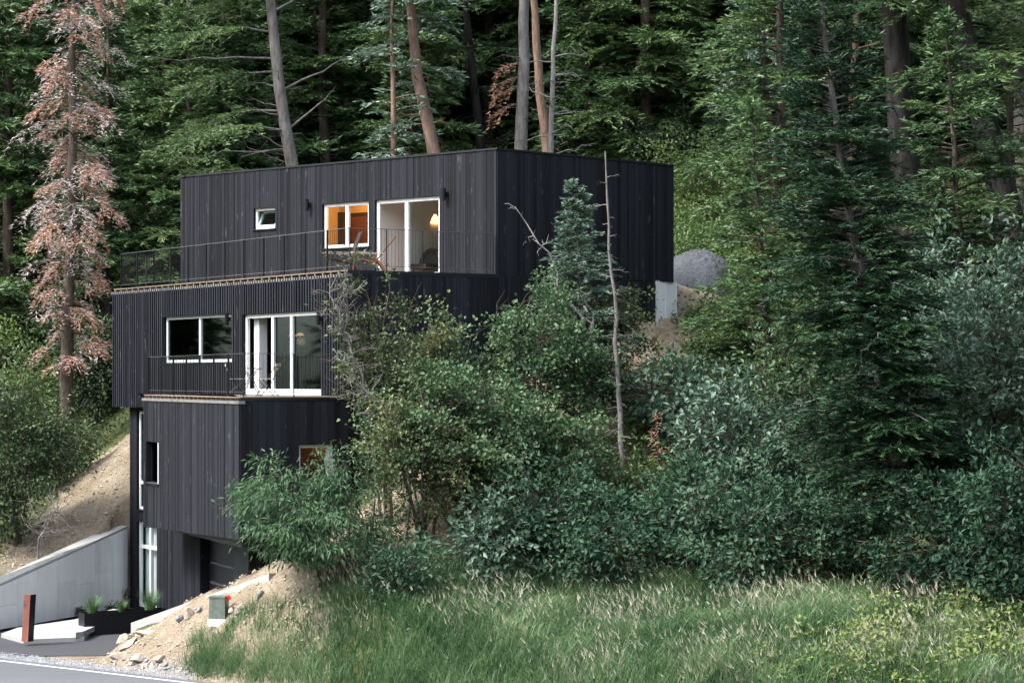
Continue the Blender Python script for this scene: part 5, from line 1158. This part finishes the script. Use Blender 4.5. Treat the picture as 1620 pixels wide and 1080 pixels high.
for k, (u, Y, wp, hp) in enumerate(((196, 66.5, 22, 26), (176, 65.3, 14, 12), (128, 64.2, 18, 14))):
    shrub('small_bush', ('tiny green shrub on the sandy bank left of the stair window', 'sprig of green just above the top of the retaining wall', 'dry little shrub on the sandy bank by the wall top')[k], u, None, Y, 450+k, wp, hp, 'under', cat='bush', n_cl=14, n_lf=300, crad=.14, stems=4, leaf=(.07, .04))

for k, (x, y, m) in enumerate(((15.5, 47, 'dogwood'), (17.5, 53, 'alder'), (14.5, 42.5, 'dogwood'), (20, 60, 'alder'), (18.5, 44, 'maple'))):
    shrub('leafy_bush', ('dogwood', 'silvery', 'low dogwood', 'upper silvery', 'green')[k]+' bush of the hillside just beyond the right edge of the picture', x/y*F+810, None, y, 480+k, 280, 260, m, n_cl=150, n_lf=5500, crad=.36, stems=7, zlo=.05, hollow=.5, **dg)
# ------------------------------------------------------------------ ground cover and grass
def scatter(N, rng, box, keep):
    x = rng.uniform(box[0], box[1], N); y = rng.uniform(box[2], box[3], N); m = keep(x, y); x, y = x[m], y[m]; return x, y, height(x, y)
def behind_road(x, y, d=.8): return ((x-ROAD_A[0])*ROAD_N[0]+(y-ROAD_A[1])*ROAD_N[1]) > d
HP = [grow([U_FL, U_FR, U_BR, U_BL], .2), np.array([M_FL, M_FR, M_K, M_R, M_B]), np.array(FLAT)]
def free(x, y):
    m = np.ones(x.shape, bool)
    for p in HP: m &= ~inpoly(x, y, p)
    return m
rng = np.random.default_rng(9)
def inview(x, y, pad=380): u = 810+x/y*F; return (u > -pad) & (u < 1620+pad)
# leafy undergrowth of the forest floor
x, y, z = scatter(420000, rng, (-38, 42, 42, 125), lambda x, y: free(x, y) & inview(x, y) & (rng.random(x.shape) < np.clip(1.15-y/115, .12, 1)) & (sandw(x, y) < .18+.25*rng.random(x.shape)) & ((y > 49.5) | (x > 10)) & behind_road(x, y, 2.5) & ~((x < -4) & (y < 66) & (height(x, y) < 1.2)))
lump = .5+.5*np.sin(x*1.7+np.sin(y*1.3)*2)*np.sin(y*1.9+np.sin(x*1.1)*2); N = len(x); hgt = .05+rng.random(N)**.7*(.25+.75*lump)*.8
q = MB(); c = np.stack([x, y, z+hgt], 1); sc_ = .6+y/110
q.leaves(c, rng.normal(size=(N, 3))+[0, 0, .2], nrm(rng.normal(size=(N, 3))*.7+[0, -.2, 1.]), .12*sc_*rng.uniform(.6, 1.3, N), .08*sc_*rng.uniform(.6, 1.2, N), np.clip(lump*.5+rng.random(N)*.5, 0, 1))
stuff(q.build('undergrowth', M['under']), 'leafy dark green undergrowth covering the hillside below the trees', 'undergrowth')
# undergrowth right of the house, leaf colour brightened to look sunlit
pc = P(1130, 420, 70)
x, y, z = scatter(200000, rng, (-2, 20, 56, 92), lambda x, y: free(x, y) & (np.hypot((x-pc[0])/4.2, (y-pc[1])/12) < 1+.3*rng.random(x.shape)) & (sandw(x, y) < .3+.25*rng.random(x.shape)))
lump = .5+.5*np.sin(x*1.9+np.sin(y*1.2)*2)*np.sin(y*1.5+np.sin(x*1.3)*2); N = len(x)
q = MB(); c = np.stack([x, y, z+.05+rng.random(N)**.7*(.3+.9*lump)], 1)
q.leaves(c, rng.normal(size=(N, 3))+[0, 0, .2], nrm(rng.normal(size=(N, 3))*.7+[0, -.2, 1.]), .13*rng.uniform(.6, 1.3, N), .09*rng.uniform(.6, 1.2, N), np.clip(lump*.5+rng.random(N)*.5, 0, 1))
stuff(q.build('bright_undergrowth', M['bright']), 'yellow-green undergrowth coloured brighter to look sunlit on the slope right of the house', 'undergrowth')
# yellow-green leafy plants at the lower right
def lime_keep(x, y):
    p0 = P(1500, 1010, 42.2); return behind_road(x, y) & ((((x-p0[0]-.0)/3.4)**2+((y-p0[1])/2.0)**2) < 1.+.3*np.sin(x*3)*np.sin(y*4)) & inview(x, y)
x, y, z = scatter(34000, rng, (2, 14, 38, 50), lime_keep); N = len(x); lump = .5+.5*np.sin(x*2.7+np.sin(y*2.3)*2)*np.sin(y*2.9)
q = MB(); c = np.stack([x, y, z+.08+rng.random(N)**.6*(.25+.6*lump)], 1)
q.leaves(c, rng.normal(size=(N, 3))+[0, 0, .1], nrm(rng.normal(size=(N, 3))*.6+[0, -.2, 1.]), .105*rng.uniform(.5, 1.3, N), .085*rng.uniform(.6, 1.2, N), np.clip(lump*.5+rng.random(N)*.5, 0, 1))
stuff(q.build('ground_cover', M['lime']), 'low yellow-green leafy ground cover in the lower right corner', 'ground cover')
# meadow grass
def blades(q, c, h, lean, wd, rng, var, droop=.35, segs=3, mat=0):
    N = len(c); a = rng.uniform(0, 6.283, N); d = np.stack([np.cos(a), np.sin(a), 0*a], 1)+lean; side = np.stack([-np.sin(a+.8), np.cos(a+.8), 0*a], 1); V = []; ks_ = np.linspace(0, 1, segs+1)
    bend = h*rng.uniform(.15, .75, N)
    for k, s in enumerate(ks_):
        m_ = c+d*(bend*s**2)[:, None]+np.array([0, 0, 1.])*(h*(s-droop*s**3))[:, None]; w_ = (wd*(1-.85*s**1.5))[:, None]/2; V += [m_-side*w_, m_+side*w_]
    V = np.stack(V, 1); i = np.arange(N)[:, None]*(2*(segs+1)); Q = np.concatenate([i+np.array([[2*k, 2*k+1, 2*k+3, 2*k+2]]) for k in range(segs)], 1).reshape(-1, 4)
    q.add(V.reshape(-1, 3), Q, var=np.repeat(var, 2*(segs+1)), mat=mat); return V[:, -1]
mtop = np.array([P(u, 900, Y)[:2] for u, Y in ((380, 51), (620, 50.5))])
def meadow_d(x, y):
    """1 in the meadow, fading towards the mound and the thicket"""
    u = 810+x/y*F; yb = np.interp(u, [290, 420, 560, 700, 900, 1200, 1400, 1700], [49.6, 50.2, 51.0, 50.6, 50.4, 48.2, 45.6, 42.6])
    d = np.clip((yb-y)/.9, 0, 1)*np.clip((u-330)/120, .0, 1)
    v = HOR+(ZC-height(x, y))/y*F; ul = np.interp(v, [890, 960, 1020, 1075], [580, 460, 410, 370])
    return np.clip((yb-y)/.9, 0, 1)*np.clip((u-ul+60)/150, 0, 1)**1.6
N0 = 260000
x, y, z = scatter(N0, rng, (-9, 12, 38, 52), lambda x, y: behind_road(x, y, .55) & inview(x, y, 60) & (rng.random(x.shape) < meadow_d(x, y)) & ~lime_keep(x, y-0) | (behind_road(x, y, .55) & lime_keep(x, y) & (rng.random(x.shape) < .5)))
N = len(x); pat = .5+.5*np.sin(x*.9+np.sin(y*1.1)*1.7+1)*np.sin(y*1.5+x*.3); pat2 = .5+.5*np.sin(x*2.9+2)*np.sin(y*3.1+x)
u_ = 810+x/y*F; hh = (.40+.50*pat+.30*pat2)*rng.uniform(.4, 1.3, N)*np.interp(u_, [300, 420, 560], [.6, .8, 1])
q = MB(); blades(q, np.stack([x, y, z-.02], 1), hh, np.array([-.35, -.1, 0]), rng.uniform(.010, .026, N), rng, np.clip(-.05+.35*pat2+rng.random(N)**1.3*.95, 0, 1))
# sparse tufts on the mound
TX = []
for k in range(42):
    u = rng.uniform(300, 470); v = rng.uniform(965, 1075) if u > 340 else rng.uniform(1010, 1075); p = hit(u, v)
    if behind_road(p[0], p[1], .4): TX.append(np.array([p[0], p[1]])+rng.normal(0, .12, (45, 2)))
for (u, v, n_) in ((318, 1060, 6), (335, 1050, 6), (308, 1048, 4), (350, 1066, 6), (375, 1060, 5), (395, 1072, 6), (420, 1060, 6), (330, 1030, 3)):
    for _ in range(n_): p = hit(u+rng.uniform(-16, 16), v+rng.uniform(-10, 10)); TX.append(np.array([p[0], p[1]])+rng.normal(0, .13, (60, 2)))
TX = np.concatenate(TX); n_ = len(TX); blades(q, np.stack([TX[:, 0], TX[:, 1], height(TX[:, 0], TX[:, 1])-.02], 1), rng.uniform(.2, .62, n_), np.array([-.1, 0, 0]), rng.uniform(.007, .014, n_), rng, rng.random(n_))
stuff(q.build('grass', M['grass']), 'tall tangled green meadow grass across the foreground', 'grass')
# broad-leaved weeds among the grass
x, y, z = scatter(30000, rng, (-8, 12, 38.5, 51.5), lambda x, y: behind_road(x, y, 1) & inview(x, y, 60) & (rng.random(x.shape) < meadow_d(x, y)) & ((np.sin(x*2.1+y*1.3+1)*np.sin(y*2.6-x*.9+.5) > .35) | (rng.random(x.shape) < .06)))
N = len(x); q = MB(); c = np.stack([x, y, z+.1+rng.random(N)*.5], 1)
q.leaves(c, rng.normal(size=(N, 3))+[0, 0, .4], nrm(rng.normal(size=(N, 3))*.7+[0, -.2, 1.]), .12*rng.uniform(.4, 1.3, N), .05*rng.uniform(.6, 1.3, N), rng.random(N))
stuff(q.build('weeds', M['maple']), 'dark green broad-leaved weeds growing in patches through the meadow grass', 'weeds')
# seed heads
q = MB(); x, y, z = scatter(15000, rng, (-7, 12, 38.5, 50), lambda x, y: behind_road(x, y, 1) & inview(x, y, 60) & (rng.random(x.shape) < meadow_d(x, y)*(.15+.85*(np.sin(x*1.3+y*.7)*np.sin(y*1.6-x*.4) > .1))))
N = len(x); hh = rng.uniform(.55, 1.05, N); tip = blades(q, np.stack([x, y, z], 1), hh, np.array([-.4, -.1, 0]), np.full(N, .006), rng, rng.random(N)*.5+.3, .12)
L = rng.uniform(.10, .2, N); dd = nrm(np.stack([-.5+rng.normal(0, .4, N), rng.normal(0, .3, N), 1.+0*L], 1))
for k in range(3): q.needles(tip[:, :]-dd*.05+rng.normal(0, .006, (N, 3)), dd+rng.normal(0, .12, (N, 3)), L, np.full(N, .011), .3+.7*rng.random(N), rng)
stuff(q.build('seed_heads', M['straw']), 'pale straw-coloured grass seed heads standing above the meadow', 'seed heads')
# litter of dry stalks on the bank and leaves under trees
q = MB(); x, y, z = scatter(9000, rng, (-17, -8, 58, 72), lambda x, y: free(x, y) & (sandw(x, y) > .1)); N = len(x)
blades(q, np.stack([x, y, z-.01], 1), rng.uniform(.05, .22, N), np.array([0, 0, 0]), rng.uniform(.006, .014, N), rng, rng.random(N), .6, 2)
stuff(q.build('dry_stalks', M['straw']), 'thin dry stalks scattered over the sandy bank above the retaining wall', 'dry grass')
